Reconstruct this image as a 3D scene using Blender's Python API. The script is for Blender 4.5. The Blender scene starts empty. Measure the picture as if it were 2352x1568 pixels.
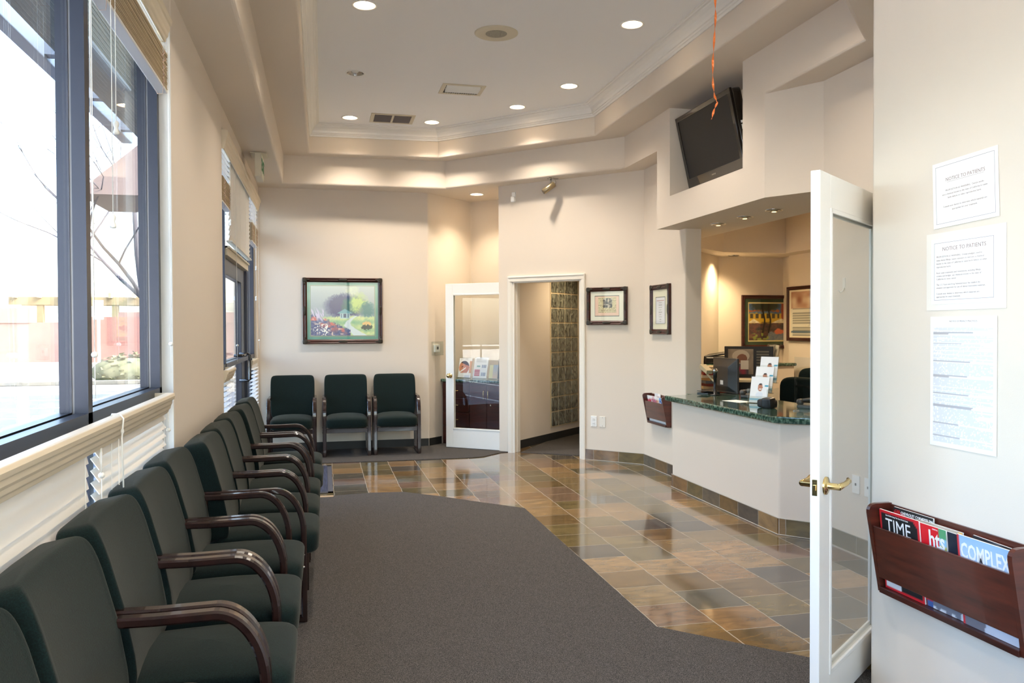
import bpy, bmesh, math, random
from mathutils import Vector, Matrix, geometry
PI = math.pi
SC = bpy.context.scene
COL = SC.collection
random.seed(7)

# ------------------------------------------------------------------ mesh builder
class MB:
    def __init__(self, M=None):
        self.v = []; self.f = []; self.m = []; self.uv = {}; self.sm = []; self.cols = None
        self.M = M
    def add(self, vs, fs, m=0, smooth=False, uvs=None):
        b = len(self.v)
        for p in vs:
            p = Vector(p)
            if self.M is not None: p = self.M @ p
            self.v.append(p)
        for i, f in enumerate(fs):
            if uvs is not None: self.uv[len(self.f)] = uvs[i]
            self.f.append([b + k for k in f]); self.m.append(m); self.sm.append(smooth)
    def box(self, x0, x1, y0, y1, z0, z1, m=0):
        vs = [(x0,y0,z0),(x1,y0,z0),(x1,y1,z0),(x0,y1,z0),(x0,y0,z1),(x1,y0,z1),(x1,y1,z1),(x0,y1,z1)]
        self.add(vs, [(0,3,2,1),(4,5,6,7),(0,1,5,4),(1,2,6,5),(2,3,7,6),(3,0,4,7)], m)
    def obox(self, c, h, R, m=0):
        c = Vector(c); vs = []
        for sz in (-1,1):
            for sx, sy in ((-1,-1),(1,-1),(1,1),(-1,1)):
                vs.append(c + R @ Vector((sx*h[0], sy*h[1], sz*h[2])))
        self.add(vs, [(0,3,2,1),(4,5,6,7),(0,1,5,4),(1,2,6,5),(2,3,7,6),(3,0,4,7)], m)
    def quad(self, a, b, c, d, m=0):
        self.add([a,b,c,d], [(0,1,2,3)], m, uvs=[[(0,0),(1,0),(1,1),(0,1)]])
    def prism(self, pts, z0, z1, m=0, hole=None):
        """vertical solid from an outline (and a hole)"""
        n = len(pts)
        area = sum(pts[i][0]*pts[(i+1)%n][1]-pts[(i+1)%n][0]*pts[i][1] for i in range(n))
        if area < 0: pts = pts[::-1]
        loops = [[Vector((p[0],p[1],0)) for p in pts]]
        hs = [] if not hole else (hole if isinstance(hole[0], list) else [hole])
        for hole in hs:
            k = len(hole)
            ar = sum(hole[i][0]*hole[(i+1)%k][1]-hole[(i+1)%k][0]*hole[i][1] for i in range(k))
            if ar > 0: hole = hole[::-1]
            loops.append([Vector((p[0],p[1],0)) for p in hole])
        allp = [p for l in loops for p in l]
        tris = geometry.tessellate_polygon(loops)
        N = len(allp)
        vs = [(p.x,p.y,z0) for p in allp] + [(p.x,p.y,z1) for p in allp]
        fs = []
        for t in tris:
            a, b, c = [allp[i] for i in t]
            if (b-a).cross(c-a).z < 0: t = (t[0],t[2],t[1])
            fs.append((t[2],t[1],t[0])); fs.append(tuple(i+N for i in t))
        off = 0
        for l in loops:
            k = len(l)
            for i in range(k):
                j = (i+1) % k
                fs.append((off+i, off+j, off+j+N, off+i+N))
            off += k
        self.add(vs, fs, m)
    def extr(self, prof, axis, a, b, m=0, smooth=False):
        """closed profile of 2-D points swept straight along an axis: 'x' (y,z), 'y' (x,z), 'z' (x,y)"""
        f = {'x': lambda p,t:(t,p[0],p[1]), 'y': lambda p,t:(p[0],t,p[1]), 'z': lambda p,t:(p[0],p[1],t)}[axis]
        n = len(prof)
        vs = [f(p,a) for p in prof] + [f(p,b) for p in prof]
        fs = [(i,(i+1)%n,(i+1)%n+n,i+n) for i in range(n)]
        self.add(vs, fs, m, smooth)
        self.add(vs[:n], [tuple(range(n))[::-1]], m); self.add(vs[n:], [tuple(range(n))], m)
    def tube(self, path, r, n=8, m=0, smooth=True, closed=False, cap=True):
        path = [Vector(p) for p in path]; k = len(path); vs = []
        prev = None
        for i, p in enumerate(path):
            a = path[(i-1) % k] if (closed or i > 0) else p
            b = path[(i+1) % k] if (closed or i < k-1) else p
            t = (b-a).normalized()
            u = prev if prev is not None else (Vector((0,0,1)) if abs(t.z) < .9 else Vector((1,0,0)))
            u = (u - t*u.dot(t)).normalized(); prev = u
            w = t.cross(u)
            rr = r[i] if isinstance(r, (list, tuple)) else r
            for j in range(n):
                an = 2*PI*j/n
                vs.append(p + (u*math.cos(an) + w*math.sin(an))*rr)
        fs = []
        for i in range(k if closed else k-1):
            for j in range(n):
                a = i*n+j; b = i*n+(j+1)%n; i2 = (i+1) % k
                fs.append((a, b, i2*n+(j+1)%n, i2*n+j))
        if cap and not closed:
            fs.append(tuple(range(n))[::-1]); fs.append(tuple((k-1)*n+j for j in range(n)))
        self.add(vs, fs, m, smooth)
    def ribbon(self, path, side, w, h, m=0, closed=False):
        """rectangular bar along a planar path; side = the direction normal to the plane (width w), h = thickness"""
        path = [Vector(p) for p in path]; side = Vector(side).normalized(); k = len(path); vs = []
        for i, p in enumerate(path):
            a = path[(i-1)%k] if (closed or i > 0) else p
            b = path[(i+1)%k] if (closed or i < k-1) else p
            t1 = (p-a).normalized() if (p-a).length > 1e-6 else (b-p).normalized()
            t2 = (b-p).normalized() if (b-p).length > 1e-6 else t1
            t = (t1+t2).normalized(); nrm = t.cross(side).normalized()
            c = max(.35, t.dot(t1)); hh = h/2/c
            e = min(h, w)*.22
            for sx, sy in ((-1,-1+2*e/h),(-1,1-2*e/h),(-1+2*e/w,1),(1-2*e/w,1),(1,1-2*e/h),(1,-1+2*e/h),(1-2*e/w,-1),(-1+2*e/w,-1)):
                vs.append(p + side*sx*w/2 + nrm*sy*hh)
        n = 8; fs = []
        for i in range(k if closed else k-1):
            for j in range(n):
                i2 = (i+1) % k
                fs.append((i*n+j, i*n+(j+1)%n, i2*n+(j+1)%n, i2*n+j))
        if not closed:
            fs.append(tuple(range(n))[::-1]); fs.append(tuple((k-1)*n+j for j in range(n)))
        self.add(vs, fs, m, False)
    def lathe(self, prof, R=None, o=(0,0,0), n=24, m=0, smooth=True):
        o = Vector(o); vs = []
        for r, z in prof:
            for j in range(n):
                a = 2*PI*j/n; p = Vector((r*math.cos(a), r*math.sin(a), z))
                vs.append(o + (R @ p if R is not None else p))
        fs = []
        for i in range(len(prof)-1):
            for j in range(n):
                fs.append((i*n+j, i*n+(j+1)%n, (i+1)*n+(j+1)%n, (i+1)*n+j))
        self.add(vs, fs, m, smooth)
    def sell(self, c, h, e1=.3, e2=.3, n=24, k=16, R=None, fn=None, m=0):
        """rounded block (superellipsoid); fn reshapes points"""
        c = Vector(c); vs = []
        sp = lambda v, e: math.copysign(abs(v)**e, v)
        for i in range(k+1):
            ph = -PI/2 + PI*i/k
            for j in range(n):
                th = 2*PI*j/n
                p = Vector((h[0]*sp(math.cos(ph),e1)*sp(math.cos(th),e2), h[1]*sp(math.cos(ph),e1)*sp(math.sin(th),e2), h[2]*sp(math.sin(ph),e1)))
                if fn: p = Vector(fn(p))
                vs.append(c + (R @ p if R is not None else p))
        fs = []
        for i in range(k):
            for j in range(n):
                fs.append((i*n+j, i*n+(j+1)%n, (i+1)*n+(j+1)%n, (i+1)*n+j))
        self.add(vs, fs, m, True)
    def sweep(self, path, prof, m=0, closed=True):
        """moulding: profile of (inward offset, z) along a horizontal outline"""
        k = len(path); P = [Vector((p[0],p[1],0)) for p in path]; vs = []; n = len(prof)
        area = sum(P[i].x*P[(i+1)%k].y-P[(i+1)%k].x*P[i].y for i in range(k)) if closed else 1
        s = 1 if area > 0 else -1
        for i in range(k):
            a = P[(i-1)%k] if (closed or i > 0) else None
            b = P[(i+1)%k] if (closed or i < k-1) else None
            d1 = (P[i]-a).normalized() if a is not None else None
            d2 = (b-P[i]).normalized() if b is not None else None
            if d1 is None: d1 = d2
            if d2 is None: d2 = d1
            n1 = Vector((-d1.y, d1.x, 0))*s; n2 = Vector((-d2.y, d2.x, 0))*s
            mi = (n1+n2).normalized(); c = 1/max(.3, mi.dot(n1))
            for o, z in prof:
                q = P[i] + mi*o*c; vs.append((q.x, q.y, z))
        fs = []
        for i in range(k if closed else k-1):
            i2 = (i+1) % k
            for j in range(n):
                fs.append((i*n+j, i2*n+j, i2*n+(j+1)%n, i*n+(j+1)%n))
        if not closed:
            fs.append(tuple(range(n))[::-1]); fs.append(tuple((k-1)*n+j for j in range(n)))
        self.add(vs, fs, m)
    def text(self, s, size, M, ext=.0006, m=0, align='CENTER', bold=False, sx=1.0):
        """lettering in local x-z plane, facing -y, through matrix M"""
        c = bpy.data.curves.new('t', 'FONT'); c.body = s; c.size = size; c.extrude = ext
        c.align_x = align; c.align_y = 'CENTER'; c.resolution_u = 2
        if bold: c.offset = size*.022
        o = bpy.data.objects.new('t', c); COL.objects.link(o)
        me = bpy.data.meshes.new_from_object(o.evaluated_get(bpy.context.evaluated_depsgraph_get()))
        R = Matrix(((sx,0,0,0),(0,0,-1,0),(0,1,0,0),(0,0,0,1)))
        vs = [(M @ R) @ v.co for v in me.vertices]
        self.add(vs, [tuple(p.vertices) for p in me.polygons], m)
        bpy.data.objects.remove(o); bpy.data.curves.remove(c); bpy.data.meshes.remove(me)
    def build(self, name, mats, parent=None, bevel=0, seg=2, loc=None, bsel=None):
        me = bpy.data.meshes.new(name)
        me.from_pydata([tuple(v) for v in self.v], [], self.f)
        if not isinstance(mats, (list, tuple)): mats = [mats]
        for a in mats: me.materials.append(a)
        for p, k, s in zip(me.polygons, self.m, self.sm): p.material_index = k; p.use_smooth = s
        if self.uv:
            ul = me.uv_layers.new(name='UVMap')
            for fi, us in self.uv.items():
                p = me.polygons[fi]
                for li, u in zip(p.loop_indices, us): ul.data[li].uv = u
        me.update()
        bm = bmesh.new(); bm.from_mesh(me); bmesh.ops.recalc_face_normals(bm, faces=bm.faces); bm.to_mesh(me); bm.free()
        o = bpy.data.objects.new(name, me); COL.objects.link(o)
        if parent is not None: o.parent = parent
        if loc: o.location = loc
        if bevel:
            w = o.modifiers.new('edge', 'BEVEL'); w.width = bevel; w.segments = seg; w.limit_method = 'ANGLE'; w.angle_limit = math.radians(35)
            if bsel:
                w.limit_method = 'WEIGHT'; at = me.attributes.new('bevel_weight_edge', 'FLOAT', 'EDGE')
                for e in me.edges:
                    a, b = me.vertices[e.vertices[0]].co, me.vertices[e.vertices[1]].co
                    at.data[e.index].value = 1.0 if bsel(a, b) else 0.0
        return o

def frame(x, y, z=0, rz=0):
    return Matrix.Translation((x,y,z)) @ Matrix.Rotation(rz, 4, 'Z')
def tag(o, label=None, cat=None, group=None, kind=None):
    if label: o['label'] = label
    if cat: o['category'] = cat
    if group: o['group'] = group
    if kind: o['kind'] = kind
    return o
def thing(name, label, cat, loc=(0,0,0), rz=0, group=None, rot=None):
    o = bpy.data.objects.new(name, None); COL.objects.link(o); o.empty_display_size = .1
    o.location = loc; o.rotation_euler = rot if rot else (0,0,rz)
    return tag(o, label, cat, group)
def struct(name, mb, mats, bevel=0, seg=2, label=None, parent=None, bsel=None):
    o = mb.build(name, mats, parent, bevel, seg, bsel=bsel)
    if parent is None: o['kind'] = 'structure'
    if label: o['label'] = label
    return o
def dup(root, loc, rz, label=None, group=None):
    r = root.copy(); COL.objects.link(r); r.location = loc; r.rotation_euler = (0,0,rz)
    if label: r['label'] = label
    if group: r['group'] = group
    for ch in list(root.children):
        c = ch.copy(); COL.objects.link(c); c.parent = r
        for g in ch.children:
            d = g.copy(); COL.objects.link(d); d.parent = c
    return r

# ------------------------------------------------------------------ materials
def lin(c):
    return tuple(((v/255)/12.92 if v/255 <= .04045 else ((v/255+.055)/1.055)**2.4) for v in c)
def mat(name, col, rough=.6, metal=0, spec=.5, coat=0, emit=None, es=0, noise=None, bump=None, sheen=0):
    m = bpy.data.materials.new(name); m.use_nodes = True
    nt = m.node_tree; b = nt.nodes['Principled BSDF']
    b.inputs['Base Color'].default_value = (*col, 1); b.inputs['Roughness'].default_value = rough
    b.inputs['Metallic'].default_value = metal; b.inputs['Specular IOR Level'].default_value = spec
    b.inputs['Coat Weight'].default_value = coat; b.inputs['Coat Roughness'].default_value = .05
    if sheen: b.inputs['Sheen Weight'].default_value = sheen
    if emit: b.inputs['Emission Color'].default_value = (*emit, 1); b.inputs['Emission Strength'].default_value = es
    tc = nt.nodes.new('ShaderNodeTexCoord')
    if noise:   # (scale, colour2, detail, stretch, lo, hi)
        sc, c2, det, st, lo, hi = noise
        mp = nt.nodes.new('ShaderNodeMapping'); mp.inputs['Scale'].default_value = st
        nt.links.new(tc.outputs['Object'], mp.inputs['Vector'])
        n = nt.nodes.new('ShaderNodeTexNoise'); n.inputs['Scale'].default_value = sc; n.inputs['Detail'].default_value = det
        nt.links.new(mp.outputs['Vector'], n.inputs['Vector'])
        r = nt.nodes.new('ShaderNodeValToRGB'); r.color_ramp.elements[0].position = lo; r.color_ramp.elements[1].position = hi
        r.color_ramp.elements[0].color = (*col, 1); r.color_ramp.elements[1].color = (*c2, 1)
        nt.links.new(n.outputs['Fac'], r.inputs['Fac']); nt.links.new(r.outputs['Color'], b.inputs['Base Color'])
    if bump:    # (scale, strength, distance)
        n = nt.nodes.new('ShaderNodeTexNoise'); n.inputs['Scale'].default_value = bump[0]; n.inputs['Detail'].default_value = 4
        nt.links.new(tc.outputs['Object'], n.inputs['Vector'])
        q = nt.nodes.new('ShaderNodeBump'); q.inputs['Strength'].default_value = bump[1]; q.inputs['Distance'].default_value = bump[2]
        nt.links.new(n.outputs['Fac'], q.inputs['Height']); nt.links.new(q.outputs['Normal'], b.inputs['Normal'])
    return m
def glass_mat(name, tint=(1,1,1), gloss=1.0, rough=0.0):
    m = bpy.data.materials.new(name); m.use_nodes = True; nt = m.node_tree; nt.nodes.clear()
    out = nt.nodes.new('ShaderNodeOutputMaterial'); mix = nt.nodes.new('ShaderNodeMixShader')
    t = nt.nodes.new('ShaderNodeBsdfTransparent'); t.inputs['Color'].default_value = (*tint, 1)
    g = nt.nodes.new('ShaderNodeBsdfGlossy'); g.inputs['Roughness'].default_value = rough
    f = nt.nodes.new('ShaderNodeFresnel'); ge = nt.nodes.new('ShaderNodeNewGeometry')     # the same reflectance on both faces of the pane
    io = nt.nodes.new('ShaderNodeMath'); io.operation = 'MULTIPLY_ADD'; io.inputs[1].default_value = 1/1.5-1.5; io.inputs[2].default_value = 1.5
    nt.links.new(ge.outputs['Backfacing'], io.inputs[0]); nt.links.new(io.outputs[0], f.inputs['IOR'])
    mu = nt.nodes.new('ShaderNodeMath'); mu.operation = 'MULTIPLY'; mu.inputs[1].default_value = gloss
    nt.links.new(f.outputs[0], mu.inputs[0]); nt.links.new(mu.outputs[0], mix.inputs[0])
    nt.links.new(t.outputs[0], mix.inputs[1]); nt.links.new(g.outputs[0], mix.inputs[2]); nt.links.new(mix.outputs[0], out.inputs[0])
    return m
def slate_mat(name, pitch, x0, y0, half=True, rough=.12):
    """staggered slate tiles from the UV map, in metres"""
    m = bpy.data.materials.new(name); m.use_nodes = True; nt = m.node_tree; N = nt.nodes; L = nt.links
    b = N['Principled BSDF']
    def mth(op, a, c=None):
        n = N.new('ShaderNodeMath'); n.operation = op
        for i, v in enumerate((a, c)):
            if v is None: continue
            if isinstance(v, (int, float)): n.inputs[i].default_value = v
            else: L.new(v, n.inputs[i])
        return n.outputs[0]
    uv = N.new('ShaderNodeUVMap'); uv.uv_map = 'UVMap'
    sp = N.new('ShaderNodeSeparateXYZ'); L.new(uv.outputs[0], sp.inputs[0])
    wob = N.new('ShaderNodeTexNoise'); wob.inputs['Scale'].default_value = 7; L.new(uv.outputs[0], wob.inputs['Vector'])
    wo = mth('MULTIPLY', mth('SUBTRACT', wob.outputs['Fac'], .5), .02)
    cx = mth('DIVIDE', mth('ADD', mth('SUBTRACT', sp.outputs[0], x0), wo), pitch)
    ix = mth('FLOOR', cx)
    par = mth('MULTIPLY', mth('FLOORED_MODULO', ix, 2.0), .42 if half else 0)
    cy = mth('ADD', mth('DIVIDE', mth('ADD', mth('SUBTRACT', sp.outputs[1], y0), wo), pitch), par)
    iy = mth('FLOOR', cy)
    fx = mth('ABSOLUTE', mth('SUBTRACT', mth('FRACT', cx), .5)); fy = mth('ABSOLUTE', mth('SUBTRACT', mth('FRACT', cy), .5))
    edge = mth('MAXIMUM', fx, fy)
    groutx = mth('GREATER_THAN', fx, .490); grouty = mth('GREATER_THAN', fy, .4925)
    grout = mth('MAXIMUM', groutx, grouty)
    cid = N.new('ShaderNodeCombineXYZ'); L.new(ix, cid.inputs[0]); L.new(iy, cid.inputs[1])
    wn = N.new('ShaderNodeTexWhiteNoise'); wn.noise_dimensions = '2D'; L.new(cid.outputs[0], wn.inputs['Vector'])
    ramp = N.new('ShaderNodeValToRGB'); ramp.color_ramp.interpolation = 'CONSTANT'
    pal = [(0,(116,102,68)),(.14,(132,112,80)),(.26,(104,94,68)),(.38,(146,120,84)),(.50,(114,92,60)),(.60,(98,92,80)),(.70,(156,126,88)),(.80,(124,100,82)),(.88,(84,78,72)),(.95,(138,108,74))]
    e = ramp.color_ramp.elements; e[0].position = 0; e[0].color = (*lin(pal[0][1]),1); e[1].position = pal[1][0]; e[1].color = (*lin(pal[1][1]),1)
    for p, c in pal[2:]:
        k = e.new(p); k.color = (*lin(c),1)
    L.new(wn.outputs['Value'], ramp.inputs['Fac'])
    # per-tile cloudy veins
    off = N.new('ShaderNodeVectorMath'); off.operation = 'MULTIPLY_ADD'; L.new(cid.outputs[0], off.inputs[0]); off.inputs[1].default_value = (3.7, 5.3, 0); L.new(uv.outputs[0], off.inputs[2])
    mp = N.new('ShaderNodeMapping'); mp.inputs['Scale'].default_value = (3.0, 8, 1); L.new(off.outputs[0], mp.inputs[0])
    n1 = N.new('ShaderNodeTexNoise'); n1.inputs['Scale'].default_value = 1.3; n1.inputs['Detail'].default_value = 6; n1.inputs['Distortion'].default_value = 1.6
    L.new(mp.outputs[0], n1.inputs['Vector'])
    r2 = N.new('ShaderNodeValToRGB'); r2.color_ramp.elements[0].position = .32; r2.color_ramp.elements[1].position = .72
    r2.color_ramp.elements[0].color = (.55,.54,.54,1); r2.color_ramp.elements[1].color = (1.25,1.16,1.02,1)
    L.new(n1.outputs['Fac'], r2.inputs['Fac'])
    mx = N.new('ShaderNodeMix'); mx.data_type = 'RGBA'; mx.blend_type = 'MULTIPLY'; mx.inputs[0].default_value = .9
    L.new(ramp.outputs[0], mx.inputs[6]); L.new(r2.outputs[0], mx.inputs[7])
    g = N.new('ShaderNodeMix'); g.data_type = 'RGBA'; L.new(grout, g.inputs[0]); L.new(mx.outputs[2], g.inputs[6]); g.inputs[7].default_value = (*lin((150,142,128)),1)
    L.new(g.outputs[2], b.inputs['Base Color'])
    n2 = N.new('ShaderNodeTexNoise'); n2.inputs['Scale'].default_value = 4; n2.inputs['Detail'].default_value = 3; L.new(off.outputs[0], n2.inputs['Vector'])
    hgt = mth('SUBTRACT', mth('MULTIPLY', n2.outputs['Fac'], .35), mth('MULTIPLY', grout, .5))
    bp = N.new('ShaderNodeBump'); bp.inputs['Strength'].default_value = .14; bp.inputs['Distance'].default_value = .006; L.new(hgt, bp.inputs['Height']); L.new(bp.outputs[0], b.inputs['Normal'])
    L.new(mth('ADD', mth('MULTIPLY', grout, .4), rough), b.inputs['Roughness'])
    b.inputs['Coat Weight'].default_value = .35; b.inputs['Coat Roughness'].default_value = .06
    return m

M = {}
M['wall'] = mat('wall_paint', lin((224,213,198)), .75, bump=(220,.12,.002))
M['ceil'] = mat('ceiling_paint', lin((244,245,246)), .8, bump=(220,.12,.002))
M['trim'] = mat('white_gloss_paint', lin((238,236,230)), .35)
M['casing'] = mat('cream_gloss_paint', lin((232,226,214)), .4)
M['bronze'] = mat('dark_bronze_aluminium', lin((62,64,74)), .36, metal=.7)
M['alu'] = mat('grey_gasket_strip', lin((120,118,120)), .4, metal=.5)
M['glass'] = glass_mat('window_glass', (.96,.98,.98))
M['dglass'] = glass_mat('door_glass', (.95,.96,.95))
M['acryl'] = glass_mat('clear_acrylic', (.93,.95,.94))
M['slate'] = slate_mat('slate_floor_tiles', .2985, 1.584, 3.663)
M['slatebase'] = slate_mat('slate_base_tiles', .2985, 0, 0, False, .3)
M['carpet'] = mat('grey_loop_carpet', lin((51,50,49)), .95, spec=.1, noise=(420, lin((118,112,107)), 3, (1,1,1), .42, .68), bump=(380,.6,.004))
M['vinyl'] = mat('black_vinyl_base', lin((40,40,38)), .5)
M['mahog'] = mat('mahogany_laminate', lin((96,42,28)), .3, noise=(5, lin((62,26,18)), 5, (1.2,1,9), .3, .7), coat=.3)
M['mahogd'] = mat('dark_mahogany', lin((70,28,20)), .3, noise=(6, lin((48,20,14)), 4, (1,1,7), .3, .7))
M['darkwood'] = mat('espresso_bentwood', lin((42,20,16)), .22, noise=(7, lin((28,13,11)), 4, (1,6,1), .3, .7), coat=.5)
M['granite'] = mat('green_granite', lin((34,62,50)), .08, noise=(38, lin((128,158,138)), 9, (1,1.6,1), .45, .78), coat=.6)
M['brass'] = mat('polished_brass', lin((222,196,136)), .2, metal=1)
M['chrome'] = mat('brushed_nickel', lin((190,188,184)), .25, metal=1)
M['black'] = mat('black_plastic', lin((22,22,23)), .35)
M['blackg'] = mat('black_gloss', lin((14,13,13)), .07, coat=.5)
M['grey'] = mat('charcoal_plastic', lin((58,60,62)), .4)
M['white'] = mat('white_plastic', lin((238,238,234)), .4)
M['cream'] = mat('cream_metal', lin((214,206,184)), .5)
M['slat'] = mat('white_blind_slat', lin((240,236,228)), .5)
M['tan'] = mat('tan_blind_slat', lin((206,186,152)), .55)
M['cord'] = mat('white_cord', lin((238,236,228)), .7)
M['paper'] = mat('white_paper', lin((244,244,240)), .6)
M['ink'] = mat('pale_print', lin((150,128,122)), .7)
M['inkd'] = mat('dark_print', lin((40,40,44)), .7)
M['dark'] = mat('dark_cavity', lin((30,28,26)), .8)
M['rope'] = mat('orange_foil', lin((255,140,70)), .3, metal=.2)
def cloth(name, back):
    m = mat(name, lin((5,20,19)), .85, spec=.2, noise=(260, lin((13,36,34)), 3, (1,1,1), .4, .75), bump=(300,.35,.002), sheen=.12)
    nt = m.node_tree; N = nt.nodes; L = nt.links; b = N['Principled BSDF']
    b.inputs['Sheen Tint'].default_value = (.75,.7,.6,1)
    if back:
        tc = N.new('ShaderNodeTexCoord'); s = N.new('ShaderNodeSeparateXYZ'); L.new(tc.outputs['Object'], s.inputs[0])
        def mt(op, a, c):
            n = N.new('ShaderNodeMath'); n.operation = op
            for i, v in enumerate((a,c)):
                if isinstance(v,(int,float)): n.inputs[i].default_value = v
                else: L.new(v, n.inputs[i])
            return n.outputs[0]
        w = mt('ADD', mt('MULTIPLY', mt('POWER', mt('MAXIMUM', mt('SUBTRACT', s.outputs[2], .5), 0), 1.6), 3.2), 1.0)
        u = mt('DIVIDE', mt('DIVIDE', s.outputs[0], w), .062)
        d = mt('ABSOLUTE', mt('SUBTRACT', mt('FRACT', mt('ADD', u, .5), 0), .5), 0)
        line = mt('MULTIPLY', mt('LESS_THAN', d, .035), mt('LESS_THAN', mt('ABSOLUTE', s.outputs[0], 0), .2))
        old = b.inputs['Base Color'].links[0].from_socket
        mx = N.new('ShaderNodeMix'); mx.data_type = 'RGBA'; L.new(mt('MULTIPLY', line, .55), mx.inputs[0]); L.new(old, mx.inputs[6]); mx.inputs[7].default_value = (.003,.008,.008,1)
        L.new(mx.outputs[2], b.inputs['Base Color'])
    return m
M['cloth'] = cloth('green_upholstery', False)
M['clothb'] = cloth('green_channelled_upholstery', True)
def art_mat(name, rough=.5, coat=0):
    m = bpy.data.materials.new(name); m.use_nodes = True; nt = m.node_tree; b = nt.nodes['Principled BSDF']
    a = nt.nodes.new('ShaderNodeVertexColor'); a.layer_name = 'paint'; nt.links.new(a.outputs['Color'], b.inputs['Base Color'])
    b.inputs['Roughness'].default_value = rough; b.inputs['Coat Weight'].default_value = coat; b.inputs['Coat Roughness'].default_value = .02
    return m
M['print'] = art_mat('printed_paper'); M['printg'] = art_mat('print_behind_glass', .4, 1.0)
def picture(name, w, h, fn, nx, ny, parent, y=0, x0=None, z0=None, m='print', thick=.0006):
    """printed sheet in the local x-z plane facing -y; fn(u,v)->sRGB"""
    x0 = -w/2 if x0 is None else x0; z0 = -h/2 if z0 is None else z0
    vs = [(x0+w*i/nx, y, z0+h*j/ny) for j in range(ny+1) for i in range(nx+1)]
    fs = [(j*(nx+1)+i, j*(nx+1)+i+1, (j+1)*(nx+1)+i+1, (j+1)*(nx+1)+i) for j in range(ny) for i in range(nx)]
    me = bpy.data.meshes.new(name); me.from_pydata(vs, [], fs); me.materials.append(M[m])
    ca = me.color_attributes.new('paint', 'FLOAT_COLOR', 'POINT')
    for k in range(len(vs)):
        j, i = divmod(k, nx+1); c = lin(tuple(max(0,min(255,q)) for q in fn(min(.9999,max(.0001,i/nx)), min(.9999,max(.0001,j/ny)))))
        ca.data[k].color = (*c, 1)
    o = bpy.data.objects.new(name, me); COL.objects.link(o); o.parent = parent
    s = o.modifiers.new('sheet', 'SOLIDIFY'); s.thickness = thick; s.offset = -1
    return o
R45 = math.radians(45)
# ================================================================== the room
Z1, Z2, Z3 = 3.13, 3.46, 3.79
YB = 9.99; XL = -.72; XD = 3.33; YN = -2.6

# ---- floors
def flat(name, pts, z0, z1, m, uv=True):
    mb = MB(); mb.prism(pts, z0, z1)
    if uv:
        for fi, f in enumerate(mb.f): mb.uv[fi] = [(mb.v[k].x, mb.v[k].y) for k in f]
    return struct(name, mb, m)
flat('floor_tile', [(-1.2,YN-.4),(6.7,YN-.4),(6.7,11.6),(-1.2,11.6)], -.06, 0, M['slate'])
flat('floor_carpet', [(-.86,YN),(-.86,7.2),(.078,7.20),(.40,7.25),(.69,7.22),(.98,6.955),(1.28,6.63),(1.58,6.325),(1.572,3.65),(2.06,3.165),(2.6,2.62),(3.3,2.6),(3.3,YN)], .0005, .008, M['carpet'])
flat('floor_carpet_far', [(-.86,9.05),(.69,8.97),(1.6,8.95),(1.77,8.99),(2.03,9.24),(2.16,9.26),(2.03,9.40),(2.5,10.05),(1.95,10.62),(1.26,9.99),(-.86,9.99)], .0005, .008, M['carpet'])
flat('floor_carpet_hall', [(2.26,9.20),(2.88,8.78),(4.4,10.2),(3.6,11.2)], .0005, .008, M['carpet'])
flat('floor_carpet_office', [(3.5,4.9),(5.93,4.9),(5.93,9.8),(4.4,9.8),(3.5,8.3)], .0005, .008, M['carpet'])

# ---- left wall: pier, headers
ZT = Z1+.03
w = MB(); w.box(-.869,XL, 4.307,6.40, 0,ZT)
w.box(-1.0,XL, YN,4.307, 2.99,ZT); w.box(-1.0,XL, 6.40,YB, 2.965,ZT)
w.box(-1.0,XL, YN-.2,YN, 0,Z1); w.box(-1.0,-.735, 9.92,10.2, 0,Z1)
struct('wall_left', w, M['wall'], .018, 3)
# ---- back wall and alcove
w = MB(); w.prism([(-1.0,YB),(1.28,YB),(1.93,10.6),(2.60,9.93),(2.68,10.02),(1.93,10.77),(1.2,10.1),(-1.0,10.1)], 0, ZT)
struct('wall_back', w, M['wall'], .012, 3)
FD = frame(2.035, 9.355, 0, -R45)      # the angled wall with the doorway: local x along it, y into it
w = MB(FD)
w.box(0,.20, 0,.12, 0,2.05); w.box(0,.20, 0,.12, 2.05,Z1)
w.box(.20,1.075, 0,.12, 2.0,Z1); w.box(1.075,1.835, 0,.12, 0,Z1)
struct('wall_back_angled', w, M['wall'])
w = MB(FD)
w.box(0,.085, .12,.92, 0,Z1); w.box(.0,.085,.92,2.3, 0,Z1)     # partition between alcove and hall
struct('wall_hall_left', w, M['wall'])
w = MB(FD); w.box(1.14,1.26, .12,2.3, 0,Z1); w.box(-.1,1.4, 2.3,2.4, 0,Z1)
struct('wall_hall_right', w, M['wall'])
w = MB(FD); w.box(.0,1.3, .12,2.4, 2.42,2.5)
struct('ceiling_hall', w, M['ceil'])
# ---- right walls
w = MB(); w.prism([(XD,8.06),(3.47,8.10),(3.50,7.055),(XD,7.055)], 0, ZT)
struct('wall_right_far', w, M['wall'], .012, 3)
w = MB(); w.prism([(3.12,6.885),(3.12,5.10),(XD,4.87),(3.46,4.87),(3.46,7.05),(XD+.001,7.05),(XD,6.885)], 0, .79)
struct('wall_counter', w, M['wall'], .012, 3)
w = MB(); w.prism([(XD,4.90),(XD,YN),(3.5,YN),(3.5,4.98)], 0, Z1)
struct('wall_right', w, M['wall'])
w = MB(); w.prism([(2.15,YN),(2.15,2.835),(2.40,3.13),(2.62,3.13),(2.62,YN)], 0, ZT)
struct('wall_right_near', w, M['wall'], .008, 3)
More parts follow.
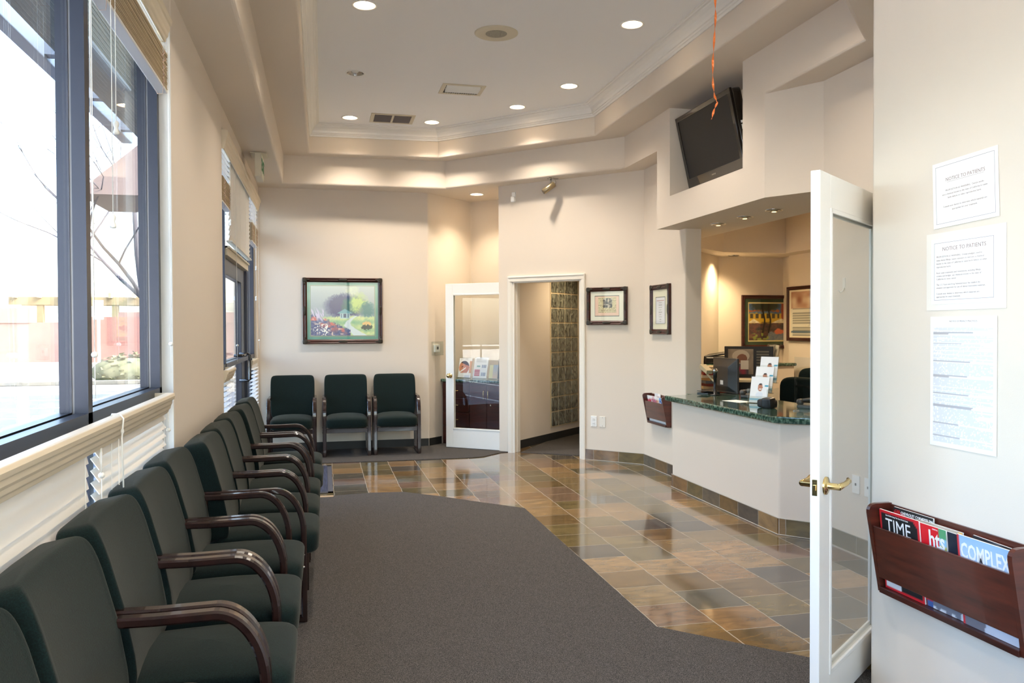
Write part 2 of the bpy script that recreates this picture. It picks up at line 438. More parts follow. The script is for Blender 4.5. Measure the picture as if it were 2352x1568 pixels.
# screen niche over the counter
w = MB()
w.prism([(3.10,5.575),(3.10,5.262),(XD,4.90),(3.86,4.90),(3.86,5.575)], 2.39, Z1)
w.box(3.10,3.86, 6.89,7.18, 2.39,Z1)
w.box(3.10,3.86, 5.575,6.89, 2.39,2.66); w.box(3.46,3.86, 5.575,6.89, 2.66,Z1)
struct('wall_niche', w, M['wall'])
# rounded lower edge of the niche wall
w = MB(); w.tube([(3.112,7.172,2.402),(3.112,5.268,2.402),(3.33,4.925,2.402)], .0125, 10)
struct('trim_niche_edge', w, M['wall'])
# ---- office behind the counter
w = MB(); w.box(3.47,6.7, 9.80,9.92, 0,Z1); w.box(5.93,6.05, 4.8,9.47, 0,Z1); w.box(6.05,6.7, 4.7,9.9, 0,Z1)
w.box(3.4,6.7, 4.75,4.87, 0,Z1); w.prism([(3.47,8.1),(3.56,8.1),(5.1,9.8),(4.9,9.85)],0,Z1)
struct('wall_office', w, M['wall'])
w = MB(); w.prism([(3.86,4.87),(6.0,4.87),(6.0,9.9),(3.47,9.9),(3.47,7.18),(3.86,7.18)], 2.39, 2.95, hole=[(3.861,4.9),(3.861,8.36),(4.84,9.17),(5.7,9.17),(5.7,4.9)])
w.box(3.4,6.2, 4.8,9.95, 2.95,3.0)
struct('ceiling_office', w, M['wall'])

# ---- ceiling: two soffits, the raised panel and its crown moulding
tray2 = [(-.42,9.69),(1.45,9.66),(3.10,8.02),(3.10,4.17),(2.6,3.67),(2.0,3.05),(-.42,3.05)]
tray2n = [(-.42,9.69),(1.45,9.66),(3.10,8.02),(3.10,6.89),(3.459,6.89),(3.459,5.575),(3.10,5.575),(3.10,5.262),(3.10,4.17),(2.6,3.67),(2.0,3.05),(-.42,3.05)]
tray1 = [(-.13,9.55),(1.345,9.50),(2.78,8.05),(2.78,4.1),(2.3,3.55),(-.13,3.55)]
ring = lambda x, y, r: [(x+r*math.cos(2*PI*i/24), y+r*math.sin(2*PI*i/24)) for i in range(24)]
outer = [(-1.05,YN-.25),(6.75,YN-.25),(6.75,11.9),(-1.05,11.9)]
w = MB(); w.prism(outer, Z1, Z2, hole=[tray2n, ring(1.889,9.959,.0775)] + [ring(x,y,.0775) for x, y in ((-.1,2.3),(1.1,2.3),(-.1,.6),(1.1,.6),(-.1,-1.3),(1.1,-1.3))])
def low_edge(z, loop):
    key = {(round(x,3),round(y,3)) for x, y in loop}; flat_ = lambda p: p.x > 3.09 and 4.2 < p.y
    return lambda a, b: abs(a.z-z) < 1e-4 and abs(b.z-z) < 1e-4 and (round(a.x,3),round(a.y,3)) in key and (round(b.x,3),round(b.y,3)) in key and not (flat_(a) and flat_(b) and min(a.y,b.y) < 7.2 and max(a.y,b.y) > 5.2 and min(a.y,b.y) > 5.2) and (a-b).length > .3 and not (abs(a.x-b.x) > .5 and abs(a.y-b.y) < .01 and a.x > 3 and b.x > 3)
struct('ceiling_soffit', w, M['wall'], .022, 3, bsel=low_edge(Z1, tray2n))
w = MB(); w.prism(outer, Z2, Z3, hole=tray1)
struct('ceiling_upper_soffit', w, M['wall'], .018, 3, bsel=low_edge(Z2, tray1))
LIGHTS = [(.314,5.96),(.311,7.555),(.317,9.15),(1.225,9.155),(2.019,8.334),(2.334,7.51),(2.337,5.886),(.314,4.4),(2.337,4.3)]
REAR_FILL = [(-.1,2.3),(1.1,2.3),(-.1,.6),(1.1,.6),(-.1,-1.3),(1.1,-1.3)]
ring = lambda x, y, r: [(x+r*math.cos(2*PI*i/24), y+r*math.sin(2*PI*i/24)) for i in range(24)]
w = MB(); w.prism([(-1.05,YN-.25),(6.75,YN-.25),(6.75,11.9),(-1.05,11.9)], Z3, Z3+.07, hole=[ring(x,y,.0775) for x, y in LIGHTS])
w.box(-1.05,6.75, YN-.25,11.9, Z3+.07,Z3+.12)
struct('ceiling', w, M['ceil'])
prof = [(-.002,Z3+.001),(-.002,3.655),(.010,3.655),(.014,3.672),(.022,3.676),(.026,3.688),(.036,3.692),(.042,3.715),(.056,3.740),(.078,3.760),(.082,3.770),(.096,3.772),(.100,3.782),(.112,3.784),(.112,Z3+.001)]
w = MB(); w.sweep([(x,y) for x,y in tray1], prof)
struct('trim_crown', w, M['trim'])

# ---- unseen wall behind the camera; its window is added to let in daylight
w = MB(); w.box(-1.0,-.55, YN-.2,YN, 0,Z1); w.box(-.55,1.95, YN-.2,YN, 2.9,Z1); w.box(-.55,1.95, YN-.2,YN, 0,.12); w.box(1.95,3.5, YN-.2,YN, 0,Z1)
struct('wall_front', w, M['wall'])
w = MB()
for x in (-.55,.67,1.89): w.box(x,x+.06, YN-.12,YN-.04, .12,2.9)
w.box(-.55,1.95,YN-.12,YN-.04,.12,.2); w.box(-.55,1.95,YN-.12,YN-.04,2.82,2.9)
f = struct('window_added', w, M['bronze'])
w = MB(); w.box(-.5,1.9,YN-.085,YN-.079,.15,2.85); o = w.build('glass_pane', M['glass'], f)

# ---- slate baseboard and vinyl baseboards
def base_run(mb, pts, h, t, off=0.0):
    """thin skirting along points (room on the left of travel)"""
    s = off
    for a, b in zip(pts, pts[1:]):
        a, b = Vector((*a,0)), Vector((*b,0)); d = b-a; n = Vector((-d.y,d.x,0)).normalized()*t
        e = d.normalized()*t*.5; a2, b2 = a-e, b+e
        P = [a2,b2,b2+n,a2+n]; vs = [(p.x,p.y,.0) for p in P]+[(p.x,p.y,h) for p in P]
        L = (b2-a2).length
        u = [[(s,.1),(s+L,.1),(s+L,.2),(s,.2)]]*6
        mb.add(vs, [(0,3,2,1),(4,5,6,7),(0,1,5,4),(1,2,6,5),(2,3,7,6),(3,0,4,7)], 0,
               uvs=[[(s,.1),(s,.1),(s+L,.1),(s+L,.1)],[(s,.2),(s+L,.2),(s+L,.2),(s,.2)],[(s,.1),(s+L,.1),(s+L,.2),(s,.2)],[(s+L,.1)]*4,[(s+L,.1),(s,.1),(s,.2),(s+L,.2)],[(s,.1)]*4])
        s += L
b = MB(); base_run(b, [(2.838,8.548),(XD,8.058),(XD,6.885)], .115, -.010, .2)
base_run(b, [(3.12,6.885),(3.12,5.10),(XD,4.87),(XD,2.6)], .115, -.010, .27)
struct('baseboard_right', b, M['slatebase'])
g = MB(); g.box(3.305,3.318,2.6,4.86,0,.006); g.tube([(2.835,8.538,.004),(3.318,8.05,.004),(3.318,6.89,.004)],.004,6); g.tube([(3.107,6.885,.004),(3.107,5.097,.004),(3.318,4.862,.004)],.004,6)
g.tube([(2.835,8.545,.117),(3.325,8.055,.117),(3.325,6.89,.117)],.003,6); g.tube([(3.113,6.885,.117),(3.113,5.10,.117),(3.322,4.868,.117),(3.322,2.6,.117)],.003,6)
struct('trim_grout', g, mat('grey_grout', lin((176,170,158)), .9))
b = MB(); base_run(b, [(-.72,YB),(1.28,YB),(1.46,10.16)], .10, -.007)
struct('baseboard_back', b, M['vinyl'])
b = MB(FD); b.box(.085,.092, .13,2.3, 0,.10); struct('baseboard_hall', b, M['vinyl'])

# ---- window bay 1 (near): dark frames
FX0, FX1 = -.865, -.775
def wframe(name, ys, y0, y1, full=True):
    w = MB()
    for y in ys:
        w.box(FX0,-.826,y,y+.052,.0,2.98); w.box(-.818,FX1,y,y+.052,.0,2.98); w.box(-.828,-.816,y+.004,y+.048,.0,2.98,1)
    for z0, z1 in ((0,.09),(1.133,1.180),(2.935,2.985)):
        w.box(FX0,-.826,y0,y1,z0,z1); w.box(-.818,FX1,y0,y1,z0,z1-.004); w.box(-.828,-.816,y0,y1,z0+.004,z1-.008,1)
    return struct(name, w, [M['bronze'], M['alu']])
f1 = wframe('window_1', [-2.3,-1.02,.26,1.54,3.003,4.250], YN, 4.302)
for a, b_ in ((YN,-1.0),(-.97,.28),(.31,1.56),(1.59,3.02),(3.05,4.26)):
    w = MB(); w.box(-.832,-.826,a,b_,.05,2.96); w.build('glass_pane', M['glass'], f1)
w = MB(); w.box(-.869,-.722,4.296,4.3075,.0,2.99); w.box(-1.0,-.87,-2.6,4.3,-.02,.06)
struct('trim_jamb', w, mat('white_jamb_paint', lin((236,234,228)), .5))
# ---- window bay 2 (far) with the entrance door
f2 = wframe('window_2', [6.42,7.02,9.02,9.868], 6.40, 9.92)
for a, b_ in ((6.44,7.04),(9.06,9.88)):
    w = MB(); w.box(-.832,-.826,a,b_,.05,2.96); w.build('glass_pane', M['glass'], f2)
w = MB(); w.box(-.832,-.826,7.08,9.02,2.15,2.96); w.build('glass_pane', M['glass'], f2)
w = MB(); w.box(FX0,-.76,7.08,9.02,2.075,2.15); w.box(FX0,-.745,7.08,9.02,2.135,2.152)
w.build('transom_bar', M['cream'], f2)
d3 = MB(); d3.box(-.86,-.80,7.10,7.24,.01,2.07); d3.box(-.86,-.80,8.66,9.0,.01,2.07); d3.box(-.86,-.80,7.24,8.66,1.93,2.07); d3.box(-.86,-.80,7.24,8.66,.01,.28)
d3 = struct('door_3', d3, M['bronze'], .004)
w = MB(); w.box(-.835,-.829,7.23,8.67,.27,1.94); w.build('glass_pane', M['dglass'], d3)
w = MB(); w.tube([(-.80,8.40,1.215),(-.715,8.40,1.215),(-.70,8.40,1.20),(-.70,8.40,.965),(-.715,8.40,.95),(-.80,8.40,.95)], .013, 10); w.tube([(-.80,7.9,1.215),(-.73,7.9,1.215),(-.73,8.30,1.215)],.011,8)
w.build('door_handle', M['blackg'], d3)

# ---- far white door and its casing
w = MB(FD)
cs = [(0,0),(0,-.018),(.012,-.022),(.045,-.016),(.055,-.01),(.064,-.008),(.064,0)]
def cas(x0, dirx):
    return [(x0+dirx*p[0], p[1]) for p in cs]
w.extr(cas(.128,1), 'z', 0, 2.06); w.extr(cas(1.139,-1), 'z', 0, 2.06)
w.box(.128,1.139,-.020,0,2.0,2.062); w.box(.14,1.127,-.026,0,2.045,2.056)
w.box(.19,.215, -.004,.124, 0,2.0); w.box(1.062,1.078,-.004,.124,0,2.0); w.box(.19,1.078,-.004,.124,1.985,2.005)
w.box(.215,.228,.04,.06,0,1.99); w.box(1.05,1.062,.04,.06,0,1.99)
struct('trim_door_casing', w, M['casing'], .002)
def lite_door(name, hinge, rz, W, H, T, stile, zlo, zhi, mirror=1):
    """door leaf: local x from hinge to free edge, y thickness"""
    w = MB()
    w.box(0,stile,0,T,.012,H); w.box(W-stile,W,0,T,.012,H); w.box(stile,W-stile,0,T,zhi,H); w.box(stile,W-stile,0,T,.012,zlo)
    for y0, y1 in ((-.004,.006),(T-.006,T+.004)):       # bead round the glass
        w.box(stile-.002,stile+.016,y0,y1,zlo-.002,zhi+.002); w.box(W-stile-.016,W-stile+.002,y0,y1,zlo-.002,zhi+.002)
        w.box(stile,W-stile,y0,y1,zhi-.016,zhi+.002); w.box(stile,W-stile,y0,y1,zlo-.002,zlo+.016)
    o = struct(name, w, M['trim'], .0025)
    o.matrix_world = frame(hinge[0],hinge[1],0,rz)
    g = MB(); g.box(stile,W-stile,T/2-.003,T/2+.003,zlo,zhi); g.build('glass_pane', M['dglass'], o)
    return o
d1 = lite_door('door_1', (2.165,9.300), math.atan2(.539,-.676), .865, 2.0, .035, .098, .235, 1.875)
d1['label'] = 'white glazed door standing open before the hall doorway'
w = MB()
for s, y in ((-1,0),(1,.035)):
    w.lathe([(0,.058),(.016,.058),(.026,.048),(.028,.036),(.018,.022),(.011,.014),(.011,.004),(.030,.004),(.030,0)], R=Matrix.Rotation(PI/2*(1 if s<0 else -1),3,'X'), o=(.805,y,.885), n=20)
w.build('door_knob', M['brass'], d1)
for z in (1.62,.20): w = MB(); w.box(-.006,.012,-.008,.0,z,z+.1); w.tube([(-.006,-.006,z-.005),(-.006,-.006,z+.105)],.006,8); w.build('hinge', M['cream'], d1)
d2 = lite_door('door_2', (2.437,3.175), math.atan2(-.61,-.792), .88, 2.03, .035, .115, .152, 1.903)
d2['label'] = 'white glazed door nearest the viewer, brass lever handle'
w = MB()
for s, y in ((-1,0),(1,.035)):
    R = Matrix.Rotation(PI/2*(1 if s<0 else -1),3,'X')
    w.lathe([(0,.055),(.012,.055),(.0125,.012),(.020,.008),(.033,.006),(.034,0)], R=R, o=(.815,y,.872), n=20)
    yy = y + s*.050
    w.tube([(.822,yy,.872),(.79,yy,.873),(.75,yy+s*.002,.874),(.715,yy+s*.004,.880),(.700,yy-s*.004,.886)], [.0115,.0115,.010,.010,.006], 10)
w.build('door_lever', M['brass'], d2)
w = MB(); w.box(.879,.8812,.008,.027,.842,.902); w.box(.880,.886,.012,.023,.862,.882)
w.build('latch_plate', M['brass'], d2, .001)

# ---- glass block panel let into the hall wall
FH = FD @ Matrix.Translation((.085,0,0))
gb = bpy.data.materials.new('glass_block'); gb.use_nodes = True; nt = gb.node_tree; b0 = nt.nodes['Principled BSDF']
b0.inputs['Base Color'].default_value = (*lin((112,112,98)),1); b0.inputs['Roughness'].default_value = .08; b0.inputs['Coat Weight'].default_value = .8
tc = nt.nodes.new('ShaderNodeTexCoord'); nz = nt.nodes.new('ShaderNodeTexNoise'); nz.inputs['Scale'].default_value = 16; nz.inputs['Distortion'].default_value = 2.5
mp = nt.nodes.new('ShaderNodeMapping'); mp.inputs['Scale'].default_value = (1,1,.4); nt.links.new(tc.outputs['Object'], mp.inputs[0]); nt.links.new(mp.outputs[0], nz.inputs['Vector'])
rp = nt.nodes.new('ShaderNodeValToRGB'); rp.color_ramp.elements[0].color = (*lin((60,60,50)),1); rp.color_ramp.elements[1].color = (*lin((156,158,140)),1); rp.color_ramp.elements[0].position=.35; rp.color_ramp.elements[1].position=.68
nt.links.new(nz.outputs['Fac'], rp.inputs[0]); nt.links.new(rp.outputs[0], b0.inputs['Base Color'])
bp = nt.nodes.new('ShaderNodeBump'); bp.inputs['Strength'].default_value = .9; bp.inputs['Distance'].default_value = .02; nt.links.new(nz.outputs['Fac'], bp.inputs['Height']); nt.links.new(bp.outputs[0], b0.inputs['Normal'])
x, y, z = FD @ Vector((.085,0,0))
gp = thing('glass_block_panel', 'grid of wavy glass blocks in the tan hall wall beyond the open doorway', 'glass block window', (x,y,.18), R45)
# local: x runs deeper into the hall, y into the partition
w = MB()
for c in range(4):
    for r in range(11):
        x0 = 1.10+c*.187; z0 = r*.1925
        w.sell((x0+.0935,-.002,z0+.096),(.086,.012,.089),.16,.16,16,10)
gl = w.build('glass_block', gb, gp); gl['kind'] = 'stuff'
w = MB(); w.box(1.085,1.865,-.006,.0,-.012,2.13)
w.build('mortar_bed', mat('cream_mortar', lin((214,196,160)), .8), gp)
# ================================================================== chairs
CW = .271
def side_loop(x):
    """bent-wood arm, front leg, floor runner and rear leg in one loop"""
    P = []
    P.append((x,.475,.655)); P.append((x,.30,.652))
    for i in range(19):
        a = PI/2*i/18
        P.append((x, .150-.136*math.sin(a), .445+.210*math.cos(a)))
    P += [(x,.014,.30),(x,.014,.014),(x,.455,.014),(x,.475,.30)]
    w = MB(); w.ribbon(P, (1,0,0), .042, .028, closed=True)
    return w
def make_chair():
    t = thing('waiting_room_chair', 'x', 'chair')
    def fs(p):
        x, y, z = p
        z += .028*(1-(x/.25)**2)*(1-((y)/.30)**2) * (1 if z > 0 else 0)
        return (x*(1-.03*(y>0)), y - (.012*max(0,z)*10 if y < -.2 else 0), z)
    w = MB(); w.sell((0,.205,.378),(.238,.265,.066),.42,.26,36,16,fn=fs); w.build('seat', M['cloth'], t)
    R = Matrix.Rotation(math.radians(-11),3,'X')
    def fb(p):
        x, y, z = p
        y += .020*(x/.25)**2 * (1 if y < 0 else .3) * -1
        z += .010*(1-(x/.25)**2) if z > 0 else 0
        y -= .018*math.cos((z+.05)*6)
        x = .249*math.copysign(abs(x/.249)**.36, x)
        return (x*(1-.03*max(0,-z)/.25), y, z)
    w = MB(); w.sell((0,.484,.652),(.249,.058,.246),.29,.22,40,22,R=R,fn=fb); w.build('backrest', M['clothb'], t)
    for s in (-1,1):
        o = side_loop(s*(CW-.021)).build('arm_frame', M['darkwood'], t)
        for z in (.335,.275):
            b = MB()
            b.lathe([(0,.004),(.006,.003),(.0075,0)], R=Matrix.Rotation(PI/2*s,3,'Y'), o=(s*CW,.016,z), n=10)
            b.build('bolt', M['chrome'], o)
    w = MB(); w.box(-CW+.042,CW-.042,.004,.026,.268,.318); w.build('seat_rail', M['darkwood'], t, .003)
    w = MB(); w.box(-CW+.04,CW-.04,.448,.47,.29,.33); w.box(-CW+.04,CW-.04,.30,.47,.296,.312); w.build('rear_rail', M['darkwood'], t)
    return t
proto = make_chair(); first = [True]
def chair(x, y, rz, label, group):
    if first[0]:
        first[0] = False; proto.location = (x,y,.0085); proto.rotation_euler = (0,0,rz); proto['label'] = label; proto['group'] = group; return proto
    return dup(proto, (x,y,.0085), rz, label, group)
LROW = PI/2
rowx = -.150
row = [(1.573,rowx,'green chair nearest the viewer, in the row under the window'),
       (2.135,rowx,'second green chair from the viewer in the window row'),
       (2.697,rowx,'third green chair from the viewer in the window row'),
       (3.258,rowx,'fourth green chair from the viewer in the window row'),
       (3.815,rowx,'fifth green chair from the viewer, before the row steps forward at the pillar'),
       (4.385,-.082,'green chair whose full front leg shows, first of five against the pillar'),
       (4.935,-.082,'second green chair of the five against the pillar'),
       (5.486,-.080,'middle green chair of the five against the pillar'),
       (6.045,-.060,'fourth green chair of the five against the pillar'),
       (6.650,-.068,'last green chair of the row, beside the entrance door')]
for y, x, lb in row:
    chair(x, y, LROW, lb, 'row of green chairs along the window wall')
chair(-.342, 9.37, 0, 'green chair below the garden painting, in the corner by the window', 'green chairs along the back wall')
chair(.268, 9.375, 0, 'middle green chair of the three on the back wall', 'green chairs along the back wall')
chair(.838, 9.385, math.radians(-1), 'green chair on the back wall nearest the open glazed door', 'green chairs along the back wall')

# ================================================================== framed pictures
def lerp(a, b, t): t = max(0,min(1,t)); return tuple(a[i]+(b[i]-a[i])*t for i in range(3))
def h2(i, j, s=0):
    v = math.sin(i*12.9898+j*78.233+s*37.7)*43758.5453; return v-math.floor(v)
def vn(x, y, s=0):
    i, j = math.floor(x), math.floor(y); a, b = x-i, y-j; a = a*a*(3-2*a); b = b*b*(3-2*b)
    return (h2(i,j,s)*(1-a)+h2(i+1,j,s)*a)*(1-b)+(h2(i,j+1,s)*(1-a)+h2(i+1,j+1,s)*a)*b
def mixs(c, d, t): return lerp(c, d, max(0, min(1, t)))
def garden(u, v):
    mu, mv = .055, .07
    if not (mu < u < 1-mu and mv < v < 1-mv):
        e = min(min(u,1-u)/.055, min(v,1-v)/.07)
        c = lerp((52,132,118),(128,172,156),v*.7+.3*vn(u*8,v*8))
        return mixs(c,(206,150,124),1.2-abs(e-.90)/.05) if e > .8 else mixs(c,(176,190,160),.8-abs(e-.62)/.05)
    u = (u-mu)/(1-2*mu); v = (v-mv)/(1-2*mv)
    n = vn(u*9,v*9,1)*.5+vn(u*21,v*21,2)*.3+vn(u*47,v*43,3)*.2
    m = vn(u*60,v*40,6)
    uu, vv = u+.05*(n-.5), v+.05*(m-.5)
    c = lerp((128,146,164),(184,196,194),v)                                   # misty sky
    c = mixs(c,(66,74,122),2.2*(1-((uu-.54)/.37)**2-((vv-.60)/.27)**2)*(.5+n*.6))   # dark wood
    c = mixs(c,(56,108,108),1.6*(1-((uu-.62)/.16)**2-((vv-.60)/.2)**2)*(.4+n))
    c = mixs(c,(186,214,128),2.6*max(0,1-((uu-.76)/.17)**2-((vv-.66)/.24)**2)*(n-.18))
    c = mixs(c,(70,128,128),2.2*(1-((uu-.90)/.14)**2-((vv-.52)/.18)**2)*(n+.1))
    c = mixs(c,(214,226,190),1.3*(1-((uu-.66)/.12)**2-((vv-.92)/.16)**2)*n)
    g = mixs((118,176,140),(212,226,160),n*1.2+.25*math.sin(v*40))            # lawn
    c = mixs(c,g,(.40-vv)*28)
    ctr = .56+.5*(v-.20)**2*8 if v > .2 else .56+(.2-v)*1.1
    c = mixs(c,(210,226,226),((.015+.10*(1-v/.42))-abs(uu-ctr))*60 if v < .40 else 0)
    edge = .47-.55*u                                                         # flower bank
    f = mixs((62,74,120),(96,110,150),m); f = mixs(f,(206,110,104),3.2*(vn(u*18,v*22,7)-.42)*max(0,1-abs(v-.36+.35*u)*5)); f = mixs(f,(232,208,190),4*(vn(u*30,v*30,8)-.74))
    c = mixs(c,f,(edge-vv)*26 if u < .62 else 0)
    if u < .34: c = mixs(c,(238,240,232),9*(vn(u*58,v*44,9)-.62)*max(0,1-((u-.17)/.16)**2-((v-.13)/.15)**2))
    if u < .20: c = mixs(c,(212,206,226),5*(vn(u*60+v*20,v*10,4)-.5)*max(0,1-abs(v-.42)*6))
    c = mixs(c,(60,78,72),3*(1-((uu-.88)/.10)**2-((vv-.17)/.06)**2)); c = mixs(c,(232,196,128),3*(1-((uu-.87)/.09)**2-((vv-.24)/.045)**2)*(m+.2))
    du = abs(u-.53)
    c = mixs(c,(176,208,210),(.085-du)*60 if .345 < v < .455 else 0)
    c = mixs(c,(70,92,120),(.028-du)*90 if .36 < v < .44 else 0)
    c = mixs(c,(70,92,120),(.010-abs(du-.052))*120 if .36 < v < .44 else 0)
    c = mixs(c,(112,168,178),(.125-du-(v-.455)*1.3)*50 if .45 < v < .55 else 0)
    return c
def cafe(u, v):
    if not (.07<u<.93 and .10<v<.90):
        return (206,190,134) if (.055<u<.945 and .08<v<.92) else lerp((22,46,24),(34,62,34),vn(u*9,v*9))
    u = (u-.07)/.86; v = (v-.10)/.80
    n = vn(u*10,v*10,3)*.6+vn(u*34,v*30,4)*.4; m = vn(u*26,v*22,8); uu, vv = u+.05*(n-.5), v+.05*(m-.5)
    c = lerp((44,66,100),(64,104,150),v)
    c = mixs(c,(196,158,40),(.76-vv)*20); c = mixs(c,(160,84,40),(1.4-abs(vv-.80)*40) if u < .62 else 0)
    c = mixs(c,(60,50,30),(.35-abs(((u*9)%1)-.5))*6 if .60<v<.72 and u<.62 else 0)
    c = mixs(c,(156,62,40),(uu-.64)*30 if vv > .45 else 0); c = mixs(c,(200,200,204),(.18-abs(((u*22)%1)-.5))*9 if .84<u<.96 and .72<v<.92 else 0)
    c = mixs(c,(24,40,26),2.4*(1-((uu-.32)/.34)**2-((vv-.92)/.16)**2)*(n+.3))
    c = mixs(c,lerp((26,30,34),(104,60,48),n*1.3),(.50-vv)*22)
    for uc, w, top in ((.10,.16,.60),(.66,.24,.60),(.96,.14,.54)):
        c = mixs(c,lerp((232,222,184),(190,176,140),m),(w*(top-v)*7-abs(u-uc))*40 if top-.13 < v < top else 0)
    c = mixs(c,lerp((140,136,118),(84,96,112),n*1.2),(.26-vv)*20 if uu > .36+.2*v else 0)
    c = mixs(c,(196,96,58),2.6*(1-((uu-.62)/.12)**2-((vv-.24)/.07)**2)); c = mixs(c,(130,140,60),2*(m-.4)*max(0,1-((uu-.22)/.2)**2-((vv-.12)/.18)**2)*3)
    for k in (.30,.42): c = mixs(c,(22,22,16),(.020-abs(u-k+.02*math.sin(v*9)))*90 if v > .2 else 0)
    return c
def clip(u, v):
    if not (.14<u<.86 and .17<v<.83): return (40,70,60) if (.128<u<.872 and .153<v<.847) else (226,226,206)
    u = (u-.14)/.72; v = (v-.17)/.66
    if .34<u<.72 and .40<v<.90: return lerp((50,48,44),(196,186,168),vn(u*16,v*14,3)*1.5-.3)
    if .14<u<.88 and .16<v<.94:
        return (150,134,104) if (int(v*34)%2 == 0 and h2(int(u*60),int(v*34))>.35) else (212,204,160)
    return (226,194,172)
def lst(u, v):
    if not (.20<u<.80 and .15<v<.80): return (60,84,72) if (.185<u<.815 and .14<v<.812) else (232,230,204)
    u = (u-.2)/.6; v = (v-.15)/.65
    if abs(v-.88) < .012 and .1<u<.9: return (170,110,100)
    r = int((1-v)*22)
    return (170,170,172) if (v<.83 and r%2 == 0 and abs(u-.5) < .08+.14*h2(r,3) and abs(((1-v)*22)%1-.5)<.3) else (226,228,232)
def framed(name, label, cat, x, y, z, rz, W, H, fn, nx, ny, bw=.05, dep=.03, fm='mahogd', group=None, orn=True):
    t = thing(name, label, cat, (x,y,z), rz, group)
    w = MB()
    pr = [(0,0),(0,-dep*.8),(bw*.15,-dep),(bw*.4,-dep*.75),(bw*.62,-dep*.9),(bw*.85,-dep*.55),(bw,-dep*.35),(bw,0)]
    P = [(-W/2,-H/2),(W/2,-H/2),(W/2,H/2),(-W/2,H/2)]; n = len(pr); vs = []
    for px, pz in P:
        sx, sz = (1 if px < 0 else -1), (1 if pz < 0 else -1)
        for o, yy in pr: vs.append((px+sx*o, yy, pz+sz*o))
    fs = []
    for i in range(4):
        for j in range(n-1): fs.append((i*n+j, ((i+1)%4)*n+j, ((i+1)%4)*n+j+1, i*n+j+1))
    w.add(vs, fs); f = w.build('picture_frame', M[fm], t)
    if orn:
        om = mat('antique_'+name, lin((52,44,32)), .4, metal=.2)
        for sx in (-1,1):
            for sz in (-1,1):
                w = MB()
                w.sell((sx*(W/2-bw*.5),-dep*.9,sz*(H/2-bw*.5)),(bw*.55,dep*.22,bw*.55),.6,.9,14,8)
                w.sell((sx*(W/2-bw*1.1),-dep*.85,sz*(H/2-bw*.45)),(bw*.6,dep*.18,bw*.22),.8,.9,12,6)
                w.sell((sx*(W/2-bw*.45),-dep*.85,sz*(H/2-bw*1.1)),(bw*.22,dep*.18,bw*.6),.8,.9,12,6)
                w.build('carved_ornament', om, f)
            w = MB(); w.sell((sx*(W/2-bw*.5),-dep*.85,0),(bw*.3,dep*.22,bw*1.1),.8,.9,12,8); w.build('carved_ornament', om, f)
        for sz in (-1,1):
            w = MB(); w.sell((0,-dep*.85,sz*(H/2-bw*.5)),(bw*1.1,dep*.22,bw*.3),.8,.9,12,8); w.build('carved_ornament', om, f)
    iw, ih = W-2*bw+.006, H-2*bw+.006
    picture('print', iw, ih, fn, nx, ny, t, y=-dep*.33, m='printg')
    return t
framed('garden_painting', 'wide framed garden scene with green mount over the back wall chairs', 'painting', .245, YB-.002, 1.676, 0, .94, .79, garden, 230, 190, .052, .032)
def on_diag(s, off=0): p = FD @ Vector((s, off, 0)); return p.x, p.y
x, y = on_diag(((3.028-2.035)-(8.362-9.355))/math.sqrt(2), -.002)
framed('framed_clipping', 'framed newspaper clipping on the wall right of the hall doorway', 'framed picture', x, y, 1.697, -R45, .484, .41, clip, 110, 90, .046, .028)
framed('framed_notice', 'narrow looking framed white sheet on the wall above the far magazine rack', 'framed picture', XD-.002, 7.605, 1.643, -PI/2, .47, .50, lst, 80, 130, .05, .030)
framed('cafe_painting', 'dark green framed cafe scene painting behind the reception counter', 'painting', 5.90, 9.798, 1.53, 0, .94, .715, cafe, 150, 110, .05, .03, orn=False)
def cert(u, v):
    if u < .06 or u > .94 or v < .05 or v > .95: return (226,216,190)
    if v > .60: return lerp((150,90,60),(214,190,160),vn(u*6,v*9,2)*1.4-.2)
    if .1<v<.14: return (70,100,120)
    return (140,140,130) if (int(v*40)%2==0 and .1<u<.9 and h2(int(v*40),1)>.2) else (216,214,196)
framed('framed_certificate', 'framed certificate with a photo on the office side wall, cut by the door edge', 'framed picture', 5.928, 9.10, 1.63, -PI/2, .76, .70, cert, 40, 60, .045, .03, orn=False)

# ================================================================== ceiling fixtures
def downlight(x, y, z, label, on=True, R=.095, power=29, col=(1,.89,.76), group='recessed ceiling lights'):
    t = thing('recessed_light', label, 'ceiling light', (x,y,z), 0, group)
    w = MB(); w.lathe([(R*.80,.001),(R*.82,-.004),(R*.97,-.006),(R,-.003),(R,.001)], n=32); w.build('trim_ring', M['white'], t)
    w = MB(); w.lathe([(R*.80,-.002),(R*.74,.012),(R*.60,.045),(R*.30,.058),(0,.060)], n=32)
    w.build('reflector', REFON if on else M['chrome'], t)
    w = MB(); w.lathe([(0,.006),(R*.30,.010),(R*.42,.028),(R*.30,.05),(0,.055)], n=20); w.build('bulb', BULB if on else M['white'], t)
    if on:
        l = bpy.data.lights.new('lamp', 'SPOT'); l.energy = power; l.color = col; l.spot_size = math.radians(112); l.spot_blend = 1.0; l.shadow_soft_size = .06
        o = bpy.data.objects.new('lamp', l); COL.objects.link(o); o.parent = t; o.location = (0,0,-.012)
    return t
BULB = mat('lit_bulb', (1,.9,.75), .5, emit=(1,.86,.66), es=8)
REFON = mat('lit_reflector', (.9,.75,.55), .3, emit=(1,.80,.52), es=.6)
